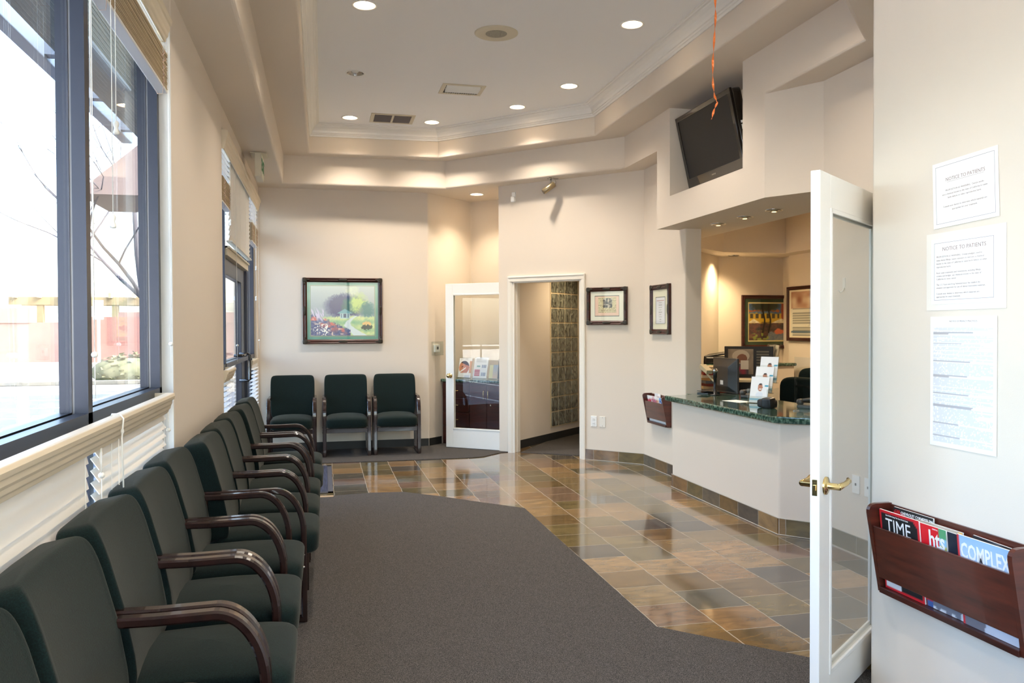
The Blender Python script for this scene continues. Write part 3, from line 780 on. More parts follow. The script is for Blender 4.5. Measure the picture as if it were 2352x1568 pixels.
lab = ['lit ceiling light nearest the window side, at the top edge of the photo','unlit ceiling light with bare silver reflector','lit ceiling light left of the dark return grille in the corner','lit ceiling light right of the dark return grille','lit ceiling light over the middle of the angled crown moulding','lit ceiling light before the right corner of the crown moulding','lit ceiling light nearest the hanging orange ribbon','ceiling light outside the top edge of the view, window side','ceiling light outside the top edge of the view, counter side']
for i, (x, y) in enumerate(LIGHTS):
    downlight(x, y, Z3, lab[i], on=(i != 1))
for i, (x, y) in enumerate(REAR_FILL):  # lamps added out of view to brighten the near part of the room
    downlight(x, y, Z1, 'unseen ceiling light added to the rear soffit to brighten the room', power=15, group='added fill lights behind the viewer')
downlight(1.889, 9.959, Z1, 'lit light in the lower soffit over the alcove with the glazed door', power=17, col=(1,.84,.62))
for x, y, lb in ((3.476,6.683,'dim eyeball light under the niche, farthest of three'),(3.478,6.217,'dim eyeball light under the niche, middle of three'),(3.50,5.80,'dim eyeball light under the niche, nearest the open white door')):
    t = thing('eyeball_light', lb, 'ceiling light', (x,y,2.39), 0, 'eyeball lights under the niche')
    w = MB(); w.lathe([(.050,-.001),(.052,-.010),(.064,-.008),(.070,-.003),(.070,.001)], n=28); w.build('trim_ring', M['chrome'], t)
    w = MB(); w.sell((0,0,-.004),(.046,.046,.012),1,1,20,10); w.build('reflector', M['chrome'], t)
    w = MB(); w.lathe([(0,-.020),(.018,-.018),(.020,-.010)], n=16); w.build('bulb', mat('dim_bulb',(1,.8,.5),.4,emit=(1,.7,.35),es=.5), t)
t = thing('eyeball_light', 'small flush light in the office ceiling behind the counter', 'ceiling light', (5.18,9.546,2.39), 0, None)
w = MB(); w.lathe([(0,-.004),(.05,-.006),(.062,-.012),(.07,-.006),(.07,.001)], n=24); w.build('trim_ring', M['chrome'], t)
def spot(name, loc, energy, col=(1,.78,.5), size=150, soft=.08):
    l = bpy.data.lights.new(name, 'SPOT'); l.energy = energy; l.color = col; l.spot_size = math.radians(size); l.spot_blend = .8; l.shadow_soft_size = soft
    o = bpy.data.objects.new(name, l); COL.objects.link(o); o.location = loc; return o
spot('office_lamp', (5.0,9.45,2.37), 24, (1,.74,.42), 130, .12); spot('office_lamp', (5.0,7.4,2.9), 44, (1,.74,.44))
hx, hy = FD @ Vector((.6,1.2,0)), 0
spot('hall_fill', (hx.x,hx.y,2.38), 9)  # unseen lamp added to light the hall

t = thing('ceiling_speaker', 'round cream speaker grille in the middle of the raised ceiling', 'speaker', (1.357,6.294,Z3), 0)
w = MB(); w.lathe([(.085,-.006),(.092,-.010),(.16,-.008),(.172,-.003),(.172,0)], n=40); w.build('rim', M['cream'], t)
w = MB(); w.lathe([(0,-.008),(.085,-.006)], n=40); w.build('grille', mat('perforated_grille', lin((186,180,162)), .6, noise=(500, lin((120,116,104)), 1, (1,1,1), .45, .55)), t)
t = thing('supply_register', 'white louvred air register in the ceiling, nearer than the dark grille', 'air vent', (1.345,7.84,Z3), 0)
w = MB(); w.box(-.21,.21,-.165,-.13,-.008,0); w.box(-.21,.21,.13,.165,-.008,0); w.box(-.21,-.17,-.13,.13,-.008,0); w.box(.17,.21,-.13,.13,-.008,0); w.build('flange', M['cream'], t, .002)
w = MB()
for k in range(3): w.obox((0,-.10+.055*k,-.012),(.165,.028,.0015),Matrix.Rotation(math.radians(-28),3,'X'))
for k in range(14): w.obox((-.145+.022*k,.075,-.010),(.0012,.05,.012),Matrix.Rotation(math.radians(25),3,'Y'))
w.build('louvre', M['white'], t)
w = MB(); w.box(-.17,.17,-.13,.13,-.0015,0); w.build('duct_opening', M['dark'], t)
t = thing('return_grille', 'dark two-panel return air grille in the ceiling corner', 'air vent', (.775,9.088,Z3), 0)
w = MB(); w.box(-.24,.24,-.19,-.155,-.008,0); w.box(-.24,.24,.155,.19,-.008,0); w.box(-.24,-.20,-.155,.155,-.008,0); w.box(.20,.24,-.155,.155,-.008,0); w.box(-.012,.012,-.155,.155,-.009,0); w.build('flange', M['cream'], t, .002)
w = MB()
for k in range(30):
    for x0, x1 in ((-.20,-.012),(.012,.20)): w.obox(((x0+x1)/2,-.15+.0103*k,-.005),((x1-x0)/2,.0038,.0006),Matrix.Rotation(math.radians(40),3,'X'))
w.build('louvre', mat('grey_louvre', lin((160,152,148)), .6), t)  # one even grey for all the louvres
w = MB(); w.box(-.2,.2,-.155,.155,-.0012,0); w.build('filter', mat('grey_filter', lin((130,122,118)), .9), t)  # one even grey, a little darker than the louvres

# exit sign over the entrance (seen from its end)
t = thing('exit_sign', 'cream edge-on exit sign hanging from the soffit near the entrance door', 'sign', (-.575,8.13,Z1), 0)
w = MB(); w.box(-.075,.075,-.12,.12,-.012,0); w.build('canopy_plate', M['cream'], t, .003)
w = MB(); w.box(-.030,.030,-.155,.155,-.235,-.012); w.build('housing', M['cream'], t, .004)
w = MB(); w.box(.030,.0325,-.14,.14,-.22,-.03); fp = w.build('face_plate', mat('sign_face', lin((226,226,206)), .5), t)
w = MB(); w.text('EXIT', .16, Matrix.Translation((.0335,0,-.125)) @ Matrix.Rotation(PI/2,4,'Z'), .0008, bold=True); w.build('lettering', mat('green_letters', lin((60,130,80)), .6), fp)

# sensor and small camera-like spotlight
x, y = on_diag(((2.189-2.035)-(9.201-9.355))/math.sqrt(2), 0)
t = thing('motion_sensor', 'small white alarm sensor high on the angled wall left of the spotlight', 'motion sensor', (x,y,2.975), -R45)
w = MB(); w.box(-.024,.024,-.018,0,-.035,.065); w.build('back_plate', M['white'], t, .003)
w = MB(); w.sell((0,-.024,-.02),(.026,.026,.034),.5,.5,16,10); w.build('lens_cover', M['white'], t)
t = thing('security_camera', 'brass coloured bullet camera hanging from the soffit before the angled wall', 'camera', (2.49,8.70,Z1), 0)
w = MB(); w.lathe([(0,-.012),(.030,-.010),(.034,0)], n=20); w.tube([(0,0,-.01),(0,0,-.085)],.008,10); w.tube([(.05,.01,0),(.06,.01,-.05),(.05,.005,-.075),(.01,0,-.09)],.004,6); w.box(-.03,.09,.01,.05,-.006,0); w.build('mount', M['chrome'], t)
R = Vector((-.84,.10,-.62)).normalized().to_track_quat('Z','X').to_matrix()
w = MB(); w.lathe([(0,.09),(.026,.09),(.033,.085),(.034,-.06),(.028,-.066),(0,-.066)], R=R, o=(-.015,0,-.105), n=20); w.build('housing', mat('champagne_metal', lin((168,152,120)), .3, metal=.8), t)
w = MB(); w.lathe([(0,.086),(.027,.092)], R=R, o=(-.015,0,-.105), n=20); w.build('lens', M['blackg'], t)

# thermostat on the 45 degree wall
t = thing('thermostat', 'white thermostat under a clear cover left of the open glazed door', 'thermostat', (1.385,10.092,1.21), R45)
w = MB(); w.box(-.05,.05,-.028,-.002,-.045,.045); w.build('body', M['white'], t, .004)
w = MB(); w.box(-.018,.018,-.030,-.028,-.012,.022); w.build('display', M['grey'], t)
w = MB()
for a in ((-.085,.085,-.055,-.053,-.085,.085),(-.085,-.082,-.055,0,-.085,.085),(.082,.085,-.055,0,-.085,.085),(-.085,.085,-.055,0,.082,.085),(-.085,.085,-.055,0,-.085,-.082)): w.box(*a)
w.build('clear_guard', M['acryl'], t)
# outlet and blank plate on the angled wall, switches on the right wall
for s_, nm, lb in ((1.255,'power_outlet','white power outlet low on the angled wall'),(1.36,'blank_plate','cream blank wall plate beside the outlet on the angled wall')):
    x, y = on_diag(s_-.015, 0)
    t = thing(nm, lb, 'outlet' if nm == 'power_outlet' else 'wall plate', (x,y,.43), -R45)
    w = MB(); w.box(-.036,.036,-.006,0,-.058,.058); w.build('cover_plate', M['white'] if nm == 'power_outlet' else M['casing'], t, .002)
    w = MB()
    if nm == 'power_outlet':
        for z in (-.024,.024):
            w.box(-.016,.016,-.0085,-.006,z-.014,z+.014)
        w.build('receptacle', M['white'], t, .002)
        w = MB()
        for z in (-.024,.024): w = MB(); w.box(-.009,-.006,-.0090,-.0084,z-.004,z+.006); w.box(.006,.009,-.0090,-.0084,z-.004,z+.006); w.build('slot', M['dark'], t)
    else:
        for z in (-.045,.045): w = MB(); w.lathe([(0,.002),(.003,.0)], R=Matrix.Rotation(PI/2,3,'X'), o=(0,-.007,z), n=8); w.build('screw', M['dark'], t)
for y_, lb in ((4.54,'white phone socket plate low on the wall seen through the nearest door'),(4.42,'white plate beside the phone socket, seen through the nearest door')):
    t = thing('wall_socket', lb, 'wall plate', (XD,y_,.45), -PI/2)
    w = MB(); w.box(-.036,.036,-.006,0,-.058,.058); w.build('cover_plate', M['white'], t, .002)
    w = MB(); w.box(-.007,.007,-.0075,-.005,-.008,.008); w.build('socket_hole', M['grey'], t)
t = thing('adhesive_hook', 'small clear plastic hook on the wall seen through the nearest door', 'hook', (XD,4.67,1.73), -PI/2)
w = MB(); w.box(-.012,.012,-.004,0,-.02,.05); w.tube([(0,-.004,-.01),(0,-.012,-.035),(0,-.03,-.045),(0,-.045,-.03)],.004,8); w.build('hook_body', mat('clear_hook', lin((232,230,222)), .2), t)
def flyer(u, v):
    if v > .80: return (150,190,214) if not (.2<u<.8 and .86<v<.93) else (226,238,244)
    if v < .10: return (150,190,214)
    if v>.55 and int(v*40)%3==0 and .15<u<.85: return (204,206,206)
    return (240,242,240)
t = thing('flyer_holder', 'clear wall holder with a blue and white flyer, seen beside the nearest door stile', 'flyer holder', (XD,4.93,1.605), -PI/2)
w = MB(); w.box(-.125,.125,-.006,-.003,-.135,.125); w.box(-.125,.125,-.016,-.003,-.139,-.135); w.build('acrylic_sleeve', M['acryl'], t)
picture('flyer', .215, .245, flyer, 24, 40, t, y=-.0015)
t = thing('leaflet', 'white leaflet with blue and green shapes taped low on the wall by the nearest door', 'leaflet', (XD,4.945,1.18), -PI/2)
def leaf(u, v):
    if v < .35 and vn(u*3,v*5,1) > .4: return lerp((120,160,200),(190,204,130),u)
    return (200,204,212) if int(v*30)%4==0 and v>.45 and u>.2 else (240,240,240)
picture('sheet', .15, .27, leaf, 24, 40, t, y=-.002)
t = thing('door_stop', 'small grey magnetic catch on the wall seen through the nearest door', 'door catch', (XD,4.93,.825), -PI/2)
w = MB(); w.box(-.02,.02,-.02,0,-.03,.03); w.build('catch_body', M['grey'], t, .003)
# ================================================================== blinds
VAL = [(0,0),(0,-.095),(.010,-.095),(.014,-.080),(.022,-.074),(.024,-.060),(.030,-.050),(.030,-.034),(.040,-.030),(.044,-.014),(.040,-.002),(.030,0)]
def valence(name, label, y0, y1, xw, ztop, h, group, m='slat', d=.9, xback=.05):
    k = h/.095
    t = thing(name, label, 'blind valance', (xw,(y0+y1)/2,ztop), 0, group)
    w = MB(); w.extr([(p[0]*d+.0,p[1]*k) for p in VAL], 'y', y0-(y0+y1)/2, y1-(y0+y1)/2)
    w.build('moulded_face', M[m], t, .002)
    w = MB(); w.box(-xback,0,y1-(y0+y1)/2-.012,y1-(y0+y1)/2,-h,0); w.build('return_end', M[m], t)
    w = MB(); w.box(-xback,0,y0-(y0+y1)/2,y0-(y0+y1)/2+.012,-h,0); w.build('return_end', M[m], t)
    return t
M['val'] = mat('cream_valance', lin((226,212,186)), .45)
valence('blind_valance', 'cream moulded valance over the raised near blinds, at the top left corner', 1.0, 4.10, -.715, 2.925, .115, 'upper window valances', 'val')
valence('blind_valance', 'cream moulded valance running over the entrance door and far window', 6.42, 9.76, -.715, 2.955, .14, 'upper window valances', 'val')
valence('lower_blind_valance', 'cream moulded rail over the lower blinds, behind the nearest chairs', -2.4, 4.13, -.728, 1.158, .095, 'lower window valances', 'val', .95)
valence('lower_blind_valance', 'short cream rail beside the dark entrance door', 6.43, 6.99, -.728, 1.150, .09, 'lower window valances', 'val', .9)
valence('lower_blind_valance', 'flat cream rail under the far side window past the entrance door', 9.09, 9.86, -.745, 1.125, .07, 'lower window valances', 'val', .5)
def blind(label, y0, y1, ztop, mode, zbot, group, xc=-.746, stack=0, bottom=None, m='slat', ms='tan', tilt=20, cords=(), shut=77):
    """local origin at the head rail; y along the window"""
    yc = (y0+y1)/2; L = (y1-y0)/2
    t = thing('window_blind', label, 'blind', (xc,yc,ztop), 0, group)
    w = MB(); w.box(-.024,.010,-L,L,-.035,0); w.build('head_rail', M[m], t)
    z = -.05; end = zbot-ztop
    w = MB(); n = 0; pitch = .041
    stop = end+stack+(.02)
    while z > stop:
        R = Matrix.Rotation(math.radians(tilt if mode != 'closed' else shut),3,'Y')
        w.obox((0,0,z), (.024,L-.006,.0014), R); z -= pitch; n += 1
    if n: sl = w.build('slats', M[m], t); sl['kind'] = 'stuff'
    if stack:
        w = MB(); z = end+.018
        random.seed(int(yc*100))
        while z < end+stack:
            w.obox((random.uniform(-.002,.002),random.uniform(-.004,.004),z), (.024,L-.006,.0015), Matrix.Rotation(math.radians(random.uniform(-2,2)),3,'Y')); z += .0078
        sl = w.build('stacked_slats', M[ms], t); sl['kind'] = 'stuff'
    w = MB(); w.box(-.025,.025,-L+.004,L-.004,end,end+.014); w.build('bottom_rail', M[m], t, .004)
    w = MB()
    k = max(2, int(L*2/.45)); 
    for i in range(k):
        y = -L+.12+(2*L-.24)*i/(k-1)
        for x in (-.024,.026): w.tube([(x,y,-.03),(x,y,end+.01)], .0011, 4, smooth=False)
    lc = w.build('ladder_cords', M['cord'], t); lc['kind'] = 'stuff'
    if stack and mode == 'raised':
        bc = mat('beige_cord', lin((206,176,156)), .8)
        for i in range(k):
            w = MB()
            y = -L+.12+(2*L-.24)*i/(k-1); P = []
            for q in range(15):
                P.append((.028+.006*math.sin(q*2.1), y+.006*math.cos(q*1.7)-.012*q/14, end+stack*.9-q*(stack*.85)/14))
            w.tube(P, .0032, 5); w.tube([(.03,y-.012,end+.03),(.02,y+.01,end-.03),(-.005,y+.02,end-.028),(-.02,y+.03,end)], .0012, 4)
            w.build('gathered_cord', bc, t)
    for i, (dy, zb, kind) in enumerate(cords):
        w = MB(); dx = .034
        if kind == 'tassel':
            w.tube([(dx,dy,-.03),(dx,dy+.003,(zb-ztop)*.5),(dx,dy,zb-ztop+.04)], .0016, 5)
            w.lathe([(0,.045),(.005,.044),(.010,.036),(.0095,.028),(.0065,.018),(.011,.004),(.010,-.004),(0,-.006)], o=(dx,dy,zb-ztop), n=12)
        else:
            zz = zb-ztop
            w.tube([(dx,dy-.006,-.03),(dx,dy-.016,zz*.55),(dx+.004,dy-.018,zz*.75),(dx,dy,zz)], .0014, 5)
            w.tube([(dx,dy+.006,-.03),(dx,dy+.004,zz*.6),(dx,dy,zz)], .0014, 5)
            w.sell((dx,dy,zz),(.011,.011,.010),1,1,12,8)
            w.tube([(dx,dy,zz),(dx,dy+.002,zz-.14)], .0014, 5)
        w.build('pull_cord', M['cord'], t)
    return t
g = 'raised upper blinds of the near windows'
blind('raised blind with a stack of tan slats, far half of the near windows', 2.95, 4.22, 2.91, 'raised', 2.60, g, stack=.19, cords=((-.44,2.16,'tassel'),(-.50,1.82,'tassel'),(.59,1.39,'ball')), xc=-.744)
blind('raised blind over the pane nearest the viewer, mostly outside the photo', 1.60, 2.86, 2.91, 'raised', 2.60, g, stack=.19, cords=((.60,1.38,'ball'),), xc=-.744)
g = 'lower blinds behind the chairs'
blind('closed white lower blind nearest the viewer, below the cream rail', 1.62, 2.865, 1.10, 'closed', .10, g, cords=((.66,.98,'ball'),))
blind('white lower blind with slats partly open, between the dark post and the pillar', 2.95, 4.16, 1.10, 'open', .10, g, tilt=56, cords=((.54,.985,'ball'),(-.42,.30,'tassel')))
blind('white lower blind outside the left edge of the photo', -2.3, 1.50, 1.10, 'closed', .10, g)
blind('long closed white blind hanging over the entrance door', 7.10, 9.0, 2.93, 'closed', 2.185, 'blinds around the entrance door', cords=((-.72,1.32,'ball'),), shut=-72)
blind('narrow blind with tan stack at the pillar side of the entrance door', 6.44, 7.02, 2.93, 'raised', 2.42, 'blinds around the entrance door', stack=.20, cords=((.15,2.30,'tassel'),))
blind('narrow half raised blind with tan stack over the far side window', 9.10, 9.86, 2.93, 'raised', 2.40, 'blinds around the entrance door', stack=.21, tilt=8, cords=((-.02,2.12,'tassel'),(-.06,1.78,'tassel'),(.33,1.33,'ball')))
blind('low open lattice like blind left of the entrance door', 6.46, 6.98, 1.08, 'open', .30, 'low blinds beside the entrance door', tilt=4)
blind('low open lattice like blind right of the entrance door', 9.11, 9.85, 1.07, 'open', .10, 'low blinds beside the entrance door', tilt=4)
t = thing('cord_tie', 'white cord looped over the cream rail by the second window post', 'blind cord', (-.70,3.06,1.16), 0)
w = MB(); w.tube([(-.02,0,-.01),(-.015,0,.006),(.01,.0,.006),(.022,0,-.01),(.02,-.004,-.04),(.016,0,-.08),(.02,.003,-.30)], .003, 6); w.tube([(.016,0,-.08),(.02,.010,-.30)], .0015, 5); w.sell((.018,0,-.055),(.006,.006,.010),1,1,10,8); w.build('tie_cord', M['cord'], t)

# ================================================================== door mat and threshold
t = thing('door_mat', 'dark blue ribbed mat before the entrance door', 'door mat', (-.36,8.10,.001), 0)
w = MB(); w.box(-.46,.40,-.70,.68,0,.008); w.build('ribbed_pile', mat('navy_mat', lin((34,38,56)), .9, noise=(90, lin((54,58,80)), 2, (1,.05,1), .4, .6)), t)
w = MB(); w.box(.40,.445,-.74,.72,0,.006); w.box(-.46,.445,-.74,-.70,0,.006); w.box(-.46,.445,.68,.72,0,.006); w.build('rubber_edge', mat('grey_rubber', lin((70,70,76)), .7), t)
w = MB(); w.box(-.86,.085,7.15,7.205,.001,.011)
struct('trim_threshold', w, mat('pale_wood_strip', lin((176,150,118)), .5), .002)

# ================================================================== magazine racks
def rack(label, x, y, z, L, Ht, rz, nm):
    """local: x along the wall, y into it; back on y=0"""
    t = thing('magazine_rack', label, 'magazine rack', (x,y,z), rz)
    D = .10
    side = [(0,0),(-.045,0),(-.10,.322*Ht/.36),(-.100,.336*Ht/.36),(-.095,.348*Ht/.36),(-.084,.357*Ht/.36),(-.066,Ht),(0,Ht)]
    for s in (-1,1):
        w = MB(); a = s*L/2; w.extr(side,'x',a-(.018 if s>0 else 0),a+(.018 if s<0 else 0)); w.build('side_panel', M['mahog'], t, .003)
    w = MB(); w.box(-L/2+.018,L/2-.018,-.008,0,.0,Ht-.004); w.build('back_panel', M['mahog'], t)
    w = MB(); w.box(-L/2+.018,L/2-.018,-.055,-.008,0,.022); w.build('bottom_ledge', M['mahogd'], t, .002)
    w = MB()
    f = lambda z: -.048-.050*z/Ht
    z0, z1 = .062*Ht/.36, .272*Ht/.36
    w.add([(-L/2+.018,f(z0),z0),(L/2-.018,f(z0),z0),(L/2-.018,f(z1),z1),(-L/2+.018,f(z1),z1),(-L/2+.018,f(z0)+.010,z0),(L/2-.018,f(z0)+.010,z0),(L/2-.018,f(z1)+.010,z1),(-L/2+.018,f(z1)+.010,z1)],
          [(0,1,2,3),(7,6,5,4),(0,4,5,1),(1,5,6,2),(2,6,7,3),(3,7,4,0)])
    w.build('front_panel', M['mahog'], t, .002)
    return t
NX, NY, NZ = 2.15, 2.394, .432
rack('large mahogany magazine rack on the near right wall, full of magazines', NX, NY, NZ, .682, .345, -PI/2, 'near')
def magazine(label, rx, ry, rz_, wx, zoff, d, W, H, lean, cover, texts, nx=36, ny=48, th=.005, group='magazines in the large rack', tilt=0, spine=None):
    """stands in a rack whose frame is (rx,ry,rz_); wx along the rack, d = distance from the wall at the foot, lean = extra distance at the top"""
    F = Matrix.Translation(Vector((rx,ry,rz_))) @ Matrix.Rotation(-PI/2,4,'Z') @ Matrix.Translation((wx,-d,zoff)) @ Matrix.Rotation(tilt,4,'Y') @ Matrix.Rotation(math.atan2(lean,H),4,'X')
    t = thing('magazine', label, 'magazine', (0,0,0), 0, group)
    t.matrix_world = F
    w = MB(); w.box(-W/2,W/2,-th/2,th/2,0,H); w.build('pages', M['paper'], t)
    c = picture('cover', W, H, cover, nx, ny, t, y=-th/2-.0012, z0=0, thick=.0005)
    for s, sz, tx, tz, col, bold, sx in texts:
        w = MB(); w.text(s, sz, Matrix.Translation((tx,-th/2-.0018,tz)), .0002, bold=bold, sx=sx)
        w.build('lettering', M[col], c)
    return t
M['wht'] = mat('white_ink', lin((244,244,244)), .5); M['red'] = mat('red_ink', lin((214,30,36)), .5)
def c_time(u, v):
    if not (.05<u<.95 and .04<v<.965): return (214,34,44)
    if u+v*1.2 > 2.02: return (214,34,44)
    if v < .12: return (230,230,230) if u < .42 else (30,30,32)
    return (28,28,30)
def c_black(u, v):
    if v > .955: return (34,34,36)
    if v > .90 and u < .3: return (190,30,40)
    if .60<u<.86 and .86<v<.93: return (214,186,50)
    return (30,28,30)
def c_red(u, v):
    if u > .82: return (90,160,110) if v > .88 else ((150,196,220) if v>.8 else (196,190,110))
    if v > .08: return (222,20,34)
    return (120,60,60) if u<.4 else (70,100,160)
def c_navy(u, v):
    if v < .2: return (214,214,216) if vn(u*8,v*16,1)>.4 else (120,120,130)
    return lerp((30,38,56),(24,28,40),u)
def c_blue(u, v):
    if u < .045: return (206,50,56)
    c = lerp((150,190,232),(196,214,236),(1-v)*3+.1)
    if v < .14: c = (200,204,216) if u > .4+.3*v else (120,116,124)
    if .41<u<.50 and .77<v<.83: c = (50,40,44)
    if .42<u<.49 and v<=.77 and v > .3: c = (150,90,80)
    return c
def c_grey(u, v):
    return lerp((40,40,44),(120,120,124), 1.4*(vn(u*6,v*8,5)-.35))
def c_tan(u, v):
    return (226,180,110) if u > .9 else lerp((220,214,200),(180,160,140),vn(u*5,v*6,2))
NP = (NX, NY, NZ+.0235)
magazine('magazine with a black strip, white lettering and a yellow car, behind the red bordered one', *NP, -.180, 0, .014, .205, .316, .006, c_black, (('CHEVROLET CORVETTE Z06',.0155,.020,.300,'wht',True,.85),('CAR',.015,-.082,.302,'red',True,1.0)))
magazine('tan edged magazine at the back of the middle of the large rack', *NP, -.035, 0, .020, .20, .300, .005, c_tan, ())
magazine('red bordered black magazine with TIME in white, leftmost in front of the large rack', *NP, -.205, 0, .0325, .210, .306, .030, c_time, (('TIME',.074,-.006,.250,'wht',False,.86),('Special Advertising: The Great World Guide',.0075,-.01,.290,'wht',False,.9)))
magazine('red magazine with large white letters hts, in front of the middle of the rack', *NP, -.075, 0, .0255, .19, .300, .028, c_red, (('hts',.085,.050,.252,'wht',True,.75),('DENTAL',.007,.045,.291,'wht',False,1)))
magazine('dark blue covered magazine beside the pale blue one', *NP, .030, 0, .027, .19, .296, .018, c_navy, ())
magazine('dark grey magazine lying slanted behind the pale blue one', *NP, .200, 0, .0165, .21, .300, .004, c_grey, (), tilt=math.radians(2))
magazine('pale blue magazine with COMPLEX in white, rightmost in the large rack', *NP, .196, 0, .0345, .226, .306, .030, c_blue, (('COMPLEX',.074,.0,.254,'wht',True,.60),))
FX_, FY_, FZ_ = XD, 7.615, .478
rack('small mahogany magazine rack by the counter corner, holding children magazines', FX_, FY_, FZ_, .50, .305, -PI/2, 'far')
def c_kid(a, b, s):
    def f(u, v):
        n = vn(u*7,v*9,s)
        if v > .9: return a if u < .6 else (240,240,240)
        return lerp(b,(240,238,236), 1 if n < .42 else 0) if v > .25 else (232,232,232)
    return f
FP = (FX_, FY_, FZ_+.0235)
for wx, a, b, s, lb, zo in ((-.165,(240,240,240),(206,70,90),3,'white magazine with a red figure, far end of the small rack',0),(-.06,(230,200,206),(196,120,140),8,'pink and white magazine, second in the small rack',0),(.03,(236,230,226),(214,150,110),5,'white magazine with orange figures, third in the small rack',-.004),(.135,(120,170,220),(60,110,180),9,'magazine with blue sky picture, counter end of the small rack',-.004)):
    magazine(lb, *FP, wx, 0, .022+abs(wx)*.02, .125, .262+zo, .028, c_kid(a,b,s), (), 18, 24, group='magazines in the small rack')
magazine('pale comic standing highest at the back of the small rack', *FP, -.05, 0, .0135, .14, .288, .002, c_kid((220,220,224),(160,90,90),12), (), 18, 24, group='magazines in the small rack')

# ================================================================== notices on the near wall
def notice(label, y, z, W, H, title, tz, tsize, body, rot=0, under=False, frame_=True, mount=False):
    t = thing('notice_sheet', label, 'notice', (NX-.0005,y,z), 0, 'notices taped to the near right wall')
    t.rotation_euler = (0,0,-PI/2)
    t.rotation_euler = (Matrix.Rotation(-PI/2,3,'Z') @ Matrix.Rotation(rot,3,'Y')).to_euler()
    if mount:
        w = MB(); w.box(-W/2-.025,W/2+.035,-.0014,-.0006,-H/2-.022,H/2+.022); w.build('clear_sleeve', M['sleeve'], t)
    w = MB(); w.box(-W/2,W/2,-.0028,-.0016,-H/2,H/2); sh = w.build('sheet', M['paper'], t)
    Y = -.0030
    if frame_:
        w = MB(); a, b, e = W/2-.014, H/2-.014, .0014
        for q in ((-a,a,b-e,b),(-a,a,-b,-b+e),(-a,-a+e,-b,b),(a-e,a,-b,b)): w.box(q[0],q[1],Y,Y+.0006,q[2],q[3])
        w.build('printed_border', M['ink2'], sh)
    if title:
        w = MB(); w.text(title, tsize, Matrix.Translation((.004,Y,tz)), .0002); 
        if under: w.box(-.078,.086,Y,Y+.0003,tz-tsize*.55,tz-tsize*.5)
        w.build('title', M['ink'], sh)
    w = MB()
    for ln, lz, al, lx in body:
        w.text(ln, .0088 if frame_ else .0052, Matrix.Translation((lx,Y,lz)), .0002, align=al)
    if body: w.build('body_text', M['ink'], sh)
    return t
M['ink2'] = mat('grey_print', lin((150,144,148)), .7); M['sleeve'] = mat('dull_clear_sleeve', lin((232,226,216)), .35)
notice('top notice sheet on the near right wall, underlined red heading', 2.357, 1.930, .290, .232, 'NOTICE TO PATIENTS', .050, .0175,
       [('PROPOSITION 65 WARNING:  Dentist works',.012,'CENTER',0),('are a chemical known to the state of California to cause',-.001,'CENTER',0),('birth defects or other reproductive harm.',-.014,'CENTER',0),('Consult your dentist to determine which materials are',-.044,'CENTER',0),('appropriate for your treatment.',-.057,'CENTER',0)], math.radians(-2.0), True)
notice('middle notice sheet on the near right wall in a clear sleeve', 2.362, 1.656, .294, .232, 'NOTICE TO PATIENTS', .078, .0195,
       [('PROPOSITION 65 WARNING:  Dental amalgam, used in',.052,'LEFT',-.122),('many dental fillings, causes exposure to mercury, a chemical',.040,'LEFT',-.122),('known to the state of California to cause birth defects or other',.028,'LEFT',-.122),('reproductive harm.',.016,'LEFT',-.122),
        ('Root canal treatments and restorations, including fillings,',-.005,'LEFT',-.122),('crowns and bridges, use chemicals known to the state of',-.016,'LEFT',-.122),('California to cause cancer.',-.027,'LEFT',-.122),
        ('The U.S. Food and Drug Administration has studied the',-.047,'LEFT',-.122),('situation and approved for use all dental restorative materials.',-.058,'LEFT',-.122),('Consult your dentist to determine which materials are',-.079,'LEFT',-.122),('appropriate for your treatment.',-.090,'LEFT',-.122)], math.radians(-.3), mount=True)
t = notice('long white sheet of dense small print, lowest on the near right wall', 2.363, 1.264, .297, .462, 'NOTICE OF PRIVACY PRACTICES', .214, .0085, [], 0, frame_=False)
def dense(u, v):
    r = int((1-v)*96); f = ((1-v)*96) % 1
    if not (.03<u<.97 and .03<v<.955): return (244,244,242)
    if r in (8,9,16,30,41,42,55,64,65,78,88): return (176,172,174) if (u < .25+.5*h2(r,3) and f<.6) else (244,244,242)
    return (216,215,216) if (f < .55 and h2(int(u*70),r) > .18 and u < .7+.3*h2(r,9)*2) else (240,240,240)
picture('small_print', .285, .44, dense, 90, 192, t, y=-.0031, z0=-.228, thick=.0003)
# ================================================================== screen, ribbon
sw, shh = 1.01, .643
t = thing('wall_television', 'black flat television tilted forward in the niche over the counter', 'television', (3.20,6.325,3.034), 0)
t.rotation_euler = (Matrix.Rotation(-PI/2,3,'Z') @ Matrix.Rotation(math.radians(12.5),3,'X')).to_euler()
w = MB(); w.sell((0,.047,0),(sw/2,.042,shh/2),.10,.10,32,16)
w.build('housing', M['blackg'], t)
w = MB()
for a in ((-sw/2+.004,sw/2-.004,-.012,.01,shh/2-.045,shh/2-.004),(-sw/2+.004,sw/2-.004,-.012,.01,-shh/2+.004,-shh/2+.085),(-sw/2+.004,-sw/2+.05,-.012,.01,-shh/2+.08,shh/2-.04),(sw/2-.05,sw/2-.004,-.012,.01,-shh/2+.08,shh/2-.04)): w.box(*a)
bz = w.build('bezel', M['blackg'], t, .004)
w = MB(); w.box(-sw/2+.05,sw/2-.05,-.006,-.002,-shh/2+.085,shh/2-.045); w.build('screen', mat('dark_screen', lin((14,11,8)), .5), t)
w = MB(); w.text('SAMSUNG', .016, Matrix.Translation((0,-.0125,-shh/2+.045)), .0005, bold=True); w.build('lettering', M['chrome'], bz)
